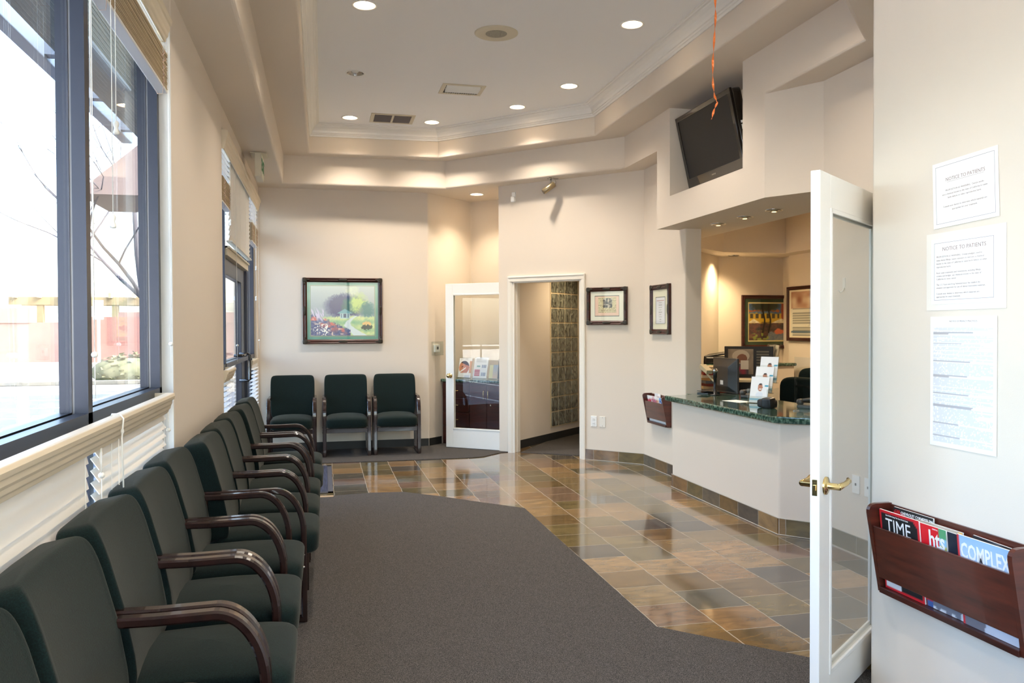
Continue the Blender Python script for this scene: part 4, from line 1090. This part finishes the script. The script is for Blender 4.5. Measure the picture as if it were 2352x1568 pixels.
w = MB(); w.box(-.20,.20,.075,.09,-.18,.18); w.box(-.06,.06,.09,.20,-.05,.05); w.obox((.12,.12,.10),(.012,.07,.012),Matrix.Rotation(.4,3,'X')); w.build('bracket', M['grey'], t)
w = MB(); w.box(sw/2-.001,sw/2+.001,.03,.075,-.02,.02); w.box(sw/2-.001,sw/2+.001,.03,.065,.03,.05); w.build('rating_label', M['paper'], t)

t = thing('ribbon', 'thin orange ribbon hanging from the raised ceiling', 'ribbon', (2.07,4.0,Z3), 0)
w = MB(); P = [(0,0,0),(-.004,0,-.25),(.0,.004,-.45),(-.008,0,-.58),(-.006,0,-.67),(-.012,.003,-.78),(-.022,0,-.90),(-.022,0,-1.02),(-.012,0,-1.09),(.004,0,-1.125),(-.012,.003,-1.16),(-.030,0,-1.215)]
for i in range(len(P)-1):
    a, b = Vector(P[i]), Vector(P[i+1]); k = 6
    for q in range(k):
        p0, p1 = a.lerp(b,q/k), a.lerp(b,(q+1)/k); tw0, tw1 = (i*k+q)*.5, (i*k+q+1)*.5
        s0, s1 = Vector((math.cos(tw0)*.006,math.sin(tw0)*.006,0)), Vector((math.cos(tw1)*.006,math.sin(tw1)*.006,0))
        w.add([p0-s0,p0+s0,p1+s1,p1-s1],[(0,1,2,3)])
o = w.build('foil_strip', M['rope'], t); sm = o.modifiers.new('s','SOLIDIFY'); sm.thickness = .0006

# ================================================================== reception counter
t = thing('counter_top', 'polished green granite top of the reception counter', 'countertop', (3.3,6,.79), 0)
w = MB(); pts = [(-.24,.925),(-.24,-.91),(-.225,-.94),(.0,-1.128),(.50,-1.128),(.50,1.05),(.035,1.05),(.03,.935)]
w.prism(pts, 0, .048); w.build('slab', M['granite'], t, .014, 4)
t = thing('work_desk', 'dark desk behind the counter holding papers and phones', 'desk', (4.15,6.3,0), 0)
w = MB(); w.box(-.34,.0,-1.1,1.72,.70,.735); w.build('desk_top', M['granite'], t, .006); w = MB(); w.box(-.33,-.02,-1.05,1.7,0,.70); w.build('desk_body', M['mahogd'], t)
t = thing('granite_sideboard', 'green topped counter along the far office wall under the cafe painting', 'counter', (4.75,9.5,0), 0)
w = MB(); w.box(-.55,1.12,-.32,.29,.965,1.005); w.build('granite_top', M['granite'], t, .016, 3)
w = MB(); w.box(-.5,1.1,-.28,.29,0,.965); w.build('cabinet_body', M['wall'], t)
# monitor on a pole arm, seen from behind
t = thing('computer_monitor', 'grey backed computer monitor on a pole stand at the end of the counter', 'monitor', (3.72,7.03,1.005), math.radians(93))
w = MB()
w.box(-.215,.215,-.028,-.004,-.165,.165)
w.build('screen_housing', M['grey'], t, .006)
w = MB(); vs=[(-.20,-.004,-.15),(.20,-.004,-.15),(.20,-.004,.15),(-.20,-.004,.15),(-.13,.042,-.10),(.13,.042,-.10),(.13,.042,.085),(-.13,.042,.085)]
w.add(vs,[(0,1,5,4),(1,2,6,5),(2,3,7,6),(3,0,4,7),(4,5,6,7)]); w.build('rear_cover', M['grey'], t, .006)
w = MB(); w.box(-.20,.20,-.030,-.027,-.15,.15); w.build('screen', M['blackg'], t)
w = MB(); w.box(-.05,.0,.043,.045,-.085,-.045); w.build('rating_label', M['paper'], t)
t = thing('monitor_pole', 'black pole with nickel clamp holding the grey monitor', 'monitor stand', (3.50,6.79,.838), 0)
w = MB(); w.lathe([(0,0),(.045,0),(.045,.008),(.016,.012),(.014,.10),(.014,.16),(.018,.162),(.018,.24),(.012,.245),(0,.25)], n=20); w.build('pole', M['black'], t)
w = MB(); w.sell((0,0,.225),(.022,.022,.018),.6,.8,16,8); w.tube([(0,0,.225),(.03,.06,.23),(.09,.17,.20)],.012,10); w.sell((.012,-.012,.222),(.012,.012,.012),1,1,12,8); w.build('clamp_arm', M['chrome'], t)
w = MB(); w.obox((-.03,.12,.235),(.03,.075,.018),Matrix.Rotation(.35,3,'X')); w.tube([(-.03,.16,.22),(.01,.06,.13),(0,0,.12)],.008,8); w.build('swing_arm', mat('beige_arm', lin((176,160,126)), .5), t)
# brochure holder with three tiers
def bro(u, v):
    if .08<v<.17: return (150,200,222)
    if ((u-.54)/.13)**2+((v-.60)/.16)**2 < 1: return (60,44,38) if v > .68 else ((240,232,226) if abs(v-.53)<.012 and abs(u-.54)<.06 else (184,124,96))
    if ((u-.53)/.2)**2+((v-.30)/.12)**2 < 1 and v>.18: return (226,232,240)
    if .78<u<.97 and .62<v<.70: return (60,160,190)
    return (242,243,244)
t = thing('brochure_holder', 'clear three tier holder with white brochures showing faces on the counter', 'brochure holder', (3.46,5.97,.838), math.radians(-56))
w = MB()
for k in range(3):
    y, z = k*.085, k*.080
    w.obox((0,y+.024,z+.115),(.085,.0012,.115),Matrix.Rotation(math.radians(-14),3,'X')); w.obox((0,y-.008,z+.03),(.085,.0012,.03),Matrix.Rotation(math.radians(-14),3,'X'))
    w.box(-.085,.085,y-.016,y+.03,z,z+.0025)
w.box(-.086,-.0845,-.02,.20,0,.12); w.box(.0845,.086,-.02,.20,0,.12); w.build('acrylic_tiers', M['acryl'], t)
for k in range(3):
    b = thing('brochure', ('white brochure with a smiling face in the lowest tier of the counter holder','white brochure in the middle tier of the counter holder','white brochure in the top tier of the counter holder')[k], 'brochure', (0,0,0), 0, 'brochures in the counter holder')
    b.matrix_world = frame(3.46,5.97,.838,math.radians(-56)) @ Matrix.Translation((0,k*.085-.002,k*.080+.003)) @ Matrix.Rotation(math.radians(-14),4,'X')
    picture('cover', .155, .215, bro, 30, 50, b, y=-.0035, z0=.002, thick=.004)
t = thing('card_reader_case', 'black padded case lying on the counter edge before the brochure holder', 'case', (3.335,5.62,.838), math.radians(-70))
w = MB(); w.sell((0,0,.034),(.075,.045,.034),.45,.5,24,12); w.build('padded_body', mat('black_leather', lin((26,24,24)), .6), t)
w = MB(); w.sell((.03,-.02,.040),(.045,.038,.042),.3,.35,20,12,R=Matrix.Rotation(.12,3,'X')); w.build('flap', M['black'], t)
t = thing('paper_slip', 'loose white paper on the counter left of the brochure holder', 'paper', (3.42,6.19,.838), math.radians(12))
w = MB(); w.box(-.10,.05,-.11,.11,0,.0012); w.build('sheet', M['paper'], t)
t = thing('signature_pad', 'dark flat pad on the counter against the wall end', 'pad', (3.54,7.0,.838), math.radians(30))
w = MB(); w.box(-.10,.10,-.06,.06,0,.012); w.obox((-.02,0,.02),(.09,.055,.003),Matrix.Rotation(.1,3,'Y')); w.build('pad_body', M['grey'], t, .003)
t = thing('glass_partition', 'clear upright glass pane standing on the counter behind the brochures', 'glass screen', (3.42,5.22,.838), 0)
w = MB(); w.box(-.003,.003,-.30,.16,0,.40); w.build('pane', M['acryl'], t)
w = MB(); w.box(-.02,.02,.13,.15,0,.008); w.build('clip', M['chrome'], t)
def handset(label, x, y, z, rz):
    t = thing('desk_phone', label, 'telephone', (x,y,z), rz, 'telephones behind the counter')
    w = MB(); w.prism([(-.10,-.09),(.10,-.09),(.10,.09),(-.10,.09)],0,.03); w.build('base', M['grey'], t, .01)
    w = MB(); w.sell((-.07,-.06,.055),(.028,.030,.028),.8,.8,16,10); w.sell((-.07,.07,.050),(.026,.028,.024),.8,.8,16,10); w.tube([(-.07,-.06,.062),(-.07,0,.070),(-.07,.07,.058)],.014,10); w.build('handset', mat('slate_plastic', lin((74,68,64)), .3), t)
handset('dark telephone at the counter right of the glass pane', 3.66, 5.52, .838, math.radians(40))
handset('dark telephone behind the monitor', 3.70, 6.50, .838, math.radians(60))
# charity style display with a portrait on dark board
def poster(u, v):
    if u < .60 and .10<v<.93 and u > .07:
        a, b = (u-.07)/.53, (v-.10)/.83
        c = lerp((110,100,90),(150,140,124),vn(a*6,b*6,2))
        if ((a-.50)/.34)**2+((b-.72)/.24)**2 < 1: c = (176,168,156)
        if ((a-.55)/.2)**2+((b-.62)/.18)**2 < 1: c = (120,78,56)
        if b < .42 and a<.8: c = lerp((60,60,70),(130,40,60),vn(a*5,b*5,6)*1.4-.3)
        if .5<a<.8 and .2<b<.55: c = (196,192,186)
        return c
    if u > .66 and .2<v<.9: return (96,92,80) if (int(v*22)%2==0 and u<.92) else (26,24,24)
    if .70<u<.82 and .1<v<.17: return (196,160,50)
    return (24,22,22)
t = thing('display_board', 'black display board with a portrait of a person in a head wrap, behind the monitor', 'display', (4.58,8.10,1.075), math.radians(-32))
w = MB(); w.box(-.26,.26,0,.014,-.175,.175); w.build('board', M['black'], t, .004); picture('print', .51, .34, poster, 140, 100, t, y=-.0015)
w = MB(); w.box(-.20,.22,-.05,.12,-.22,-.195); w.build('tray', M['cream'], t); w = MB(); w.box(-.12,.12,.02,.10,-.345,-.22); w.build('stand', M['black'], t)
t = thing('equipment_shelf', 'low dark shelf unit below the portrait display', 'shelf unit', (4.45,8.35,0), math.radians(-20))
w = MB(); w.box(-.35,.34,-.10,.25,0,.70); w.box(-.33,.33,-.08,.24,.70,.72); w.build('shelf_body', M['dark'], t)
for k, (c, lb, dy) in enumerate(((lin((240,180,20)),'yellow folder edge on the shelf behind the counter',0),(lin((230,30,80)),'pink folder edge on the shelf behind the counter',.2))):
    t = thing('folder', lb, 'folder', (4.27+dy*.95,8.32-dy*.35,.722), math.radians(-20), 'bright folders on the office shelf')
    w = MB(); w.box(-.10,.10,-.04,.12,0,.016); w.build('cover', mat('folder_%s'%('yellow','pink')[k], c, .5), t)
random.seed(5)
names = ['white','red','grey','cream','dark red','blue grey','tan']
cols = [(226,222,212),(130,36,34),(120,122,128),(206,190,160),(90,24,26),(90,100,120),(170,140,100)]
for k in range(11):
    c = cols[k%7]
    t = thing('paper_stack', '%s file bundle, %s in the pile at the far end of the desk' % (names[k%7], ('lowest','second','third','fourth','fifth','sixth','seventh','eighth','ninth','tenth','topmost')[k]), 'files', (3.97+random.uniform(-.02,.02),7.80+random.uniform(-.02,.02),.736+k*.029), random.uniform(-.3,.3), 'pile of files on the desk')
    w = MB(); w.box(-.11,.11,-.15,.15,0,.028); w.build('sheets', mat('file_cover', lin(c), .7), t)
t = thing('printer', 'black flat printer lid on the green back counter', 'printer', (4.85,9.35,1.006), math.radians(-10))
w = MB(); w.box(-.2,.22,-.14,.14,0,.09); w.build('body', M['black'], t, .02); w = MB(); w.obox((0,0,.115),(.2,.12,.012),Matrix.Rotation(-.15,3,'Y')); w.build('lid', M['black'], t, .006)
t = thing('leaflet_rack', 'upright clear leaflet rack on the back counter by the wall corner', 'leaflet rack', (5.62,9.35,1.006), 0)
w = MB()
for k in range(3): w.obox((k*.055-.05,0,.12),(.0015,.07,.12),Matrix.Rotation(.22,3,'Y'))
w.box(-.09,.10,-.07,.07,0,.003); w.build('dividers', M['acryl'], t)
for k in range(2):
    b = thing('leaflet_bundle', ('grey leaflets in the clear rack on the back counter, left slot','pale leaflets in the clear rack on the back counter, right slot')[k], 'leaflets', (5.60+k*.055,9.35,1.010), 0, 'leaflets in the clear rack')
    w = MB(); w.obox((0,0,.11),(.008,.06,.11),Matrix.Rotation(.22,3,'Y')); w.build('sheets', mat('leaflet_%d'%k, lin(((120,116,112),(196,192,184))[k]), .6), b)
def office_chair(label, x, y, z, rz, sc):
    t = thing('office_chair', label, 'chair', (x,y,0), rz, 'office chairs behind the counter')
    w = MB(); w.sell((0,.22,.98*sc),(.23,.045,.20),.4,.4,28,14,fn=lambda p:(p[0],p[1]+.06*(p[0]/.25)**2*-1,p[2])); w.build('backrest', M['cloth'], t)
    w = MB(); w.sell((0,0,.52),(.24,.23,.05),.4,.4,24,10); w.build('seat', M['cloth'], t)
    w = MB(); w.tube([(0,.28,.9),(0,.27,.6),(0,.1,.45)],.02,8); w.tube([(0,0,.47),(0,0,.12)],.025,10); w.build('column', M['black'], t)
    for k in range(5):
        a = 2*PI*k/5; w = MB(); w.tube([(0,0,.12),(.27*math.cos(a),.27*math.sin(a),.06)],[.022,.015],8); lg = w.build('leg', M['black'], t)
        w = MB(); w.sell((.27*math.cos(a),.27*math.sin(a),.028),(.02,.02,.027),1,1,10,8); w.build('caster', M['black'], lg)
office_chair('green office chair nearest the counter, right of the brochures', 4.42, 7.05, 0, math.radians(-70), .78)
office_chair('dark green office chair farther back behind the nearer one', 4.95, 7.55, 0, math.radians(-70), .84)

# ================================================================== alcove cabinet and its brochures
t = thing('alcove_cabinet', 'dark mahogany cabinet with green granite top behind the glazed door', 'cabinet', (*[c for c in (FD @ Vector((-.485,.17,0)))[:2]],0), -R45)
w = MB(); w.box(-.47,.455,0,.61,.0,.79); w.build('body', M['mahogd'], t)
w = MB(); w.box(-.49,.478,-.03,.615,.79,.828); w.build('granite_top', M['granite'], t, .012, 3)
for x0, x1, hx_ in ((-.05,.20,.17),(.205,.45,.235)):
    w = MB(); w.box(x0,x1,-.018,0,.06,.77); dr = w.build('cabinet_door', M['mahogd'], t, .003)
    w = MB(); w.tube([(hx_,-.018,.70),(hx_,-.042,.69),(hx_,-.042,.60),(hx_,-.018,.59)],.005,8); w.build('handle', M['brass'], dr)
for z0, z1 in ((.60,.77),(.42,.59),(.24,.41),(.06,.23)):
    w = MB(); w.box(-.46,-.06,-.018,0,z0,z1); dr = w.build('drawer', M['mahogd'], t, .003)
    w = MB(); w.tube([(-.31,-.018,(z0+z1)/2),(-.30,-.040,(z0+z1)/2),(-.22,-.040,(z0+z1)/2),(-.21,-.018,(z0+z1)/2)],.005,8); w.build('handle', M['brass'], dr)
w = MB(); w.lathe([(0,.004),(.010,.003),(.010,0)], R=Matrix.Rotation(PI/2,3,'X'), o=(.26,-.018,.52), n=14); w.build('lock', M['chrome'], t)
def smile(u, v):
    c = (238,238,236)
    if .24<v<.86:
        if u < .86 and ((u-.42)/.40)**2+((v-.52)/.34)**2 < 1:
            c = lerp((206,140,104),(170,96,66),u*1.2-.2)
            if v+u*.25 > .80: c = (54,40,36)
            if abs(v-.40-(u-.35)*.5)<.035 and .12<u<.55: c = (246,240,236)
            if abs(v-.60-(u-.4)*.4)<.02 and (.22<u<.36 or .5<u<.66): c = (60,36,30)
        elif u > .82: c = (214,160,120)
    if v > .9 and .1<u<.7 and int(u*30)%2: c = (206,206,206)
    if v<.12 and .5<u<.9: c = (206,214,226)
    return c
def clear(u, v):
    if .08<u<.46 and .10<v<.44: return (196,90,100) if int(v*36)%3 else (226,180,184)
    if (.58<u<.90 and .50<v<.66) or (.58<u<.90 and .10<v<.28): return (130,140,160) if int(u*22)%2 else (190,196,210)
    if v > .78 and .15<u<.88: return (190,190,192) if int(v*34)%2 else (236,236,236)
    if .22<u<.46 and .54<v<.62: return (130,170,160)
    return (238,238,238)
def slim(u, v):
    return (222,220,180) if u < .45 else lerp((226,200,180),(170,190,214),v)
P2 = lambda lx, ly: FD @ Vector((lx, ly, 0))
for nm, lb, lx, fn, W, H, q in (('brochure_stand','white brochure with a laughing man resting his head on his hand, on the alcove cabinet',-.765,smile,.195,.25,1),('brochure_stand','white leaflet stand with a red box and small text on the alcove cabinet',-.527,clear,.205,.255,2),('brochure_stand','slim leaflets in a clear stand, rightmost on the alcove cabinet',-.33,slim,.12,.17,3)):
    p = P2(lx,.36)
    t = thing(nm, lb, 'brochure', (p.x,p.y,.829), 0, 'brochures on the alcove cabinet')
    t.rotation_euler = (Matrix.Rotation(-R45,3,'Z') @ Matrix.Rotation(math.radians(-12),3,'X')).to_euler()
    picture('sheet', W, H, fn, 44, 52, t, y=0, z0=.006, thick=.002)
    w = MB(); w.box(-W/2-.006,W/2+.006,.003,.005,.0,H+.015); w.box(-W/2-.006,W/2+.006,-.03,.005,0,.004); w.build('clear_back', M['acryl'], t)
p = P2(-.20,.40); t = thing('dark_folder', 'dark folder standing at the right end of the alcove cabinet', 'folder', (p.x,p.y,.829), -R45+.2)
w = MB(); w.obox((0,0,.125),(.06,.012,.125),Matrix.Rotation(-.2,3,'X')); w.build('cover', M['grey'], t)

# ================================================================== outside
GZ = -.12
w = MB(); w.box(-60,-1.0,-3.1,21.6,GZ-.1,GZ); struct('ground_asphalt', w, mat('asphalt', lin((84,90,104)), .9, noise=(3, lin((96,102,114)), 4, (1,1,1), .3, .7)))
w = MB(); w.box(-60,40,21.6,90,GZ-.1,GZ); struct('ground_concrete', w, mat('pale_concrete', lin((150,145,134)), .9, noise=(.6, lin((138,134,126)), 4, (1,1,1), .3, .7)))
w = MB(); w.box(-60,40,-60,-3.2,GZ-.1,GZ+.01); struct('ground_bounce', w, mat('pale_bounce_ground', lin((225,222,214)), .9))  # unseen pale ground added to bounce daylight up to the ceiling
w = MB()
for k in range(9): w.box(-16,-2.4,4+2.0*k,4.08+2.0*k,GZ,GZ+.004)
struct('ground_parking_lines', w, M['paper'])
w = MB(); w.box(-40,-2.0,25.3,25.5,GZ,GZ+.12); w.box(-10.6,-8.9,24.2,25.3,GZ,GZ+.13); struct('road_kerb', w, mat('kerb_concrete', lin((130,126,116)), .9), .02)
pink = mat('pink_block_wall', lin((140,114,106)), .9, noise=(2, lin((134,108,100)), 3, (1,1,1), .3, .7))
w = MB(); w.box(-60,20,43.9,44.2,GZ,1.83); w.box(-60,-13.9,43.85,44.25,1.8,2.53); w.box(-9.9,20,43.85,44.25,1.8,2.33); struct('exterior_wall', w, pink)
for k, (x, y, h) in enumerate(((-10.3,43.4,1.0),)):
    t = thing('planter_box', 'darker pink block planter before the far pink wall', 'planter', (x,42.6,GZ), 0)
    w = MB(); w.box(-.9,4.0,0,.5,0,.9); w.box(-.9,4.0,.2,.5,.9,2.2); w.build('masonry', mat('rose_block', lin((128,92,84)), .9), t)
t = thing('pergola', 'tan timber pergola standing above the far pink wall', 'pergola', (-12,45.5,GZ), 0)
pm = mat('tan_timber', lin((132,118,88)), .8)
for k in range(4):
    w = MB(); w.box(-1.9+1.75*k-.14,-1.9+1.75*k+.14,-.15,.15,0,2.9); w.build('post', pm, t)
w = MB(); w.box(-3.3,6.5,-.2,0,2.85,3.25); w.box(-3.3,6.5,1.6,1.8,2.85,3.25); w.build('beam', pm, t)
for k in range(9):
    w = MB(); w.box(-3.0+1.1*k,-2.88+1.1*k,-.6,2.4,3.2,3.45); w.build('rafter', mat('light_timber', lin((150,140,112)), .8), t)
t = thing('parking_sign', 'white parking sign on a white post before the pink wall', 'sign', (-6.80,27.6,GZ), 0)
w = MB(); w.box(-.035,.035,-.03,.03,0,1.9); w.build('post', M['paper'], t)
w = MB(); w.box(-.15,.15,-.035,-.030,1.9,2.5); w.build('plate', M['paper'], t); w = MB()
for a in ((-.12,.12,2.20,2.215),(-.12,.12,2.45,2.465),(-.12,-.105,2.2,2.465),(.105,.12,2.2,2.465)): w.box(a[0],a[1],-.037,-.035,a[2],a[3])
w.build('red_border', mat('faded_red', lin((226,150,140)), .7), t)
w = MB(); random.seed(3)
for k in range(420):
    a, b = random.uniform(0,2*PI), random.uniform(.05,1); r = random.uniform(.75,1.02)
    c = Vector((1.1*r*math.cos(a)*math.sin(b*PI/2), .6*r*math.sin(a)*math.sin(b*PI/2), .10+.66*r*math.cos(b*PI/2)*(1+.2*math.sin(a*2))))
    R = Matrix.Rotation(random.uniform(0,6),3,'Z') @ Matrix.Rotation(random.uniform(-1,1),3,'X'); s = random.uniform(.05,.10)
    w.add([c+R@Vector(q)*s for q in ((-1,-.5,0),(1,-.5,.3),(1,.5,0),(-1,.5,.3))],[(0,1,2,3)])
w.sell((0,0,.3),(1.0,.52,.42),.8,.8,24,14)
t = thing('shrub', 'low rounded grey green shrub beyond the far pane', 'shrub', (-5.75,26.6,GZ), 0)
w.build('foliage', mat('sage_leaves', lin((90,94,66)), .9, noise=(4, lin((130,128,98)), 4, (1,1,1), .35, .65)), t)
t = thing('hill_slope', 'pale scrub hillside beyond the far pink wall', 'hill', (-20,70,GZ), 0); t['kind'] = 'structure'
w = MB(); n = 40; vs = []
for j in range(2):
    for i in range(n): vs.append((-40+3*i, 0 if j == 0 else 14, (0 if j == 0 else 3.4+.5*vn(i*.4,1,3)*2)))
w.add(vs,[(i,i+1,n+i+1,n+i) for i in range(n-1)]); w.build('scrub', mat('pale_scrub', lin((144,142,126)), .95, noise=(.8, lin((112,114,98)), 5, (1,1,1), .4, .62)), t)
# bare tree
def tree(name, label, x, y, h, seed):
    random.seed(seed); t = thing(name, label, 'tree', (x,y,GZ), 0); tr = MB(); br = MB()
    def grow(p, d, L, r, lv, mb):
        P = [p]; R_ = [r]
        for q in range(4):
            d = (d+Vector((random.uniform(-1,1),random.uniform(-1,1),random.uniform(-.4,.7)))*.16).normalized(); p = p+d*L/4; P.append(p); R_.append(r*(1-.13*(q+1)))
        mb.tube(P, R_, 5 if lv < 3 else 4)
        if lv < 5:
            for q in range(3 if lv < 3 else 2):
                s = P[random.randint(2,4)]; ax = Vector((random.uniform(-1,1),random.uniform(-1,1),random.uniform(.0,.7))).normalized()
                grow(s, (d*.55+ax*.75).normalized(), L*random.uniform(.62,.82), r*.48, lv+1, br)
    grow(Vector((0,0,0)), Vector((0,0,1)), h, .13, 0, tr)
    tr.build('trunk', M['bark'], t); o = br.build('branches', M['bark'], t); return t
M['bark'] = mat('grey_bark', lin((76,74,80)), .9)
tree('bare_tree', 'leafless young tree whose branches cross the far pane', -4.85, 24.5, 4.9, 11)
# awning along the building and the tower roof
t = thing('steel_awning', 'grey blue steel awning with corrugated underside outside the windows', 'awning', (-1.07,4.0,3.35), 0)
am = mat('blue_grey_steel', lin((88,100,116)), .5, metal=.2); 
w = MB(); w.box(-1.26,-1.14,-9,6.6,.35,.58); w.build('outer_beam', am, t, .01)
for k in range(12):
    w = MB(); w.box(-1.2,0,-8.3+1.3*k,-8.18+1.3*k,.38,.52); w.build('cross_beam', am, t)
w = MB(); n = 60; prof = []
for i in range(n): prof.append((-1.02+1.0*i/n, .36+.014*(i%2)))
w.extr(prof+[(-.02,.40),(-1.02,.40)], 'y', -9, 6.3); w.build('corrugated_deck', mat('corrugated_steel', lin((84,96,102)), .5, metal=.1), t)
t = thing('tower_roof', 'brown pitched tower roof beyond the awning, seen through the far pane', 'roof', (-4.0,22,4.6), 0)
w = MB(); w.add([(-1.5,-1.5,0),(1.5,-1.5,0),(1.5,1.5,0),(-1.5,1.5,0),(0,0,1.9)],[(0,1,4),(1,2,4),(2,3,4),(3,0,4),(3,2,1,0)]); w.build('roof_cone', mat('brown_roof', lin((86,74,70)), .7), t)
w = MB(); w.box(.5,.9,-.2,.2,-4.72,0); w.build('tower_post', mat('tower_stucco', lin((160,140,112)), .9), t)
# ================================================================== camera, daylight, exposure
cam = bpy.data.cameras.new('camera'); co = bpy.data.objects.new('camera', cam); COL.objects.link(co)
cam.sensor_fit = 'HORIZONTAL'; cam.sensor_width = 36; cam.lens = 1860*36/2352; cam.clip_start = .05; cam.clip_end = 400
def horizon(x): return 755-(x-740)*.0038
cd = lambda x, y: Vector((x-1176, y-784, 1860)).normalized()
up = cd(0,horizon(0)).cross(cd(2352,horizon(2352))).normalized()
if up.y > 0: up = -up
Yv = cd(740,horizon(740)); Xv = Yv.cross(up).normalized()
if Xv.x < 0: Xv = -Xv
Mw = Matrix((Xv, Yv, up))                  # camera (x right, y down, z ahead) -> room
Rr = Mw @ Vector((1,0,0)); Du = Mw @ Vector((0,-1,0)); Bk = Mw @ Vector((0,0,-1))
co.matrix_world = Matrix(((Rr.x,Du.x,Bk.x,0),(Rr.y,Du.y,Bk.y,0),(Rr.z,Du.z,Bk.z,1.46),(0,0,0,1)))
SC.camera = co
wd = bpy.data.worlds.new('sky'); SC.world = wd; wd.use_nodes = True; nt = wd.node_tree
bg = nt.nodes['Background']; sk = nt.nodes.new('ShaderNodeTexSky'); sk.sky_type = 'NISHITA'; sk.sun_disc = False
sk.sun_elevation = math.radians(42); sk.sun_rotation = math.radians(120); sk.air_density = 1; sk.dust_density = 3; sk.ozone_density = 1
nt.links.new(sk.outputs[0], bg.inputs[0]); bg.inputs[1].default_value = .47
sun = bpy.data.lights.new('sun', 'SUN'); sun.energy = 4.0; sun.angle = math.radians(.5); sun.color = (1,.95,.88)
so = bpy.data.objects.new('sun', sun); COL.objects.link(so); so.rotation_euler = Vector((.9,-.15,.7)).to_track_quat('Z','Y').to_euler()
for nm, loc, rot, sx, sy in (('window_portal',(-.93,1.0,1.5),(0,-PI/2,0),3.0,7.0),('window_portal',(-.93,8.15,1.5),(0,-PI/2,0),3.0,3.5),('window_portal',(.7,YN-.25,1.55),(PI/2,0,0),2.5,2.8)):
    l = bpy.data.lights.new(nm,'AREA'); l.shape='RECTANGLE'; l.size=sx; l.size_y=sy; l.cycles.is_portal=True
    o = bpy.data.objects.new(nm,l); COL.objects.link(o); o.location=loc; o.rotation_euler=rot
vs = SC.view_settings; vs.view_transform = 'Standard'; vs.look = 'None'; vs.gamma = 1; vs.use_curve_mapping = False; vs.exposure = 2.18
SC.cycles.use_denoising = True; SC.cycles.max_bounces = 10; SC.cycles.diffuse_bounces = 6; SC.cycles.transparent_max_bounces = 12
SC.cycles.sample_clamp_indirect = 8; SC.cycles.caustics_reflective = False; SC.cycles.caustics_refractive = False
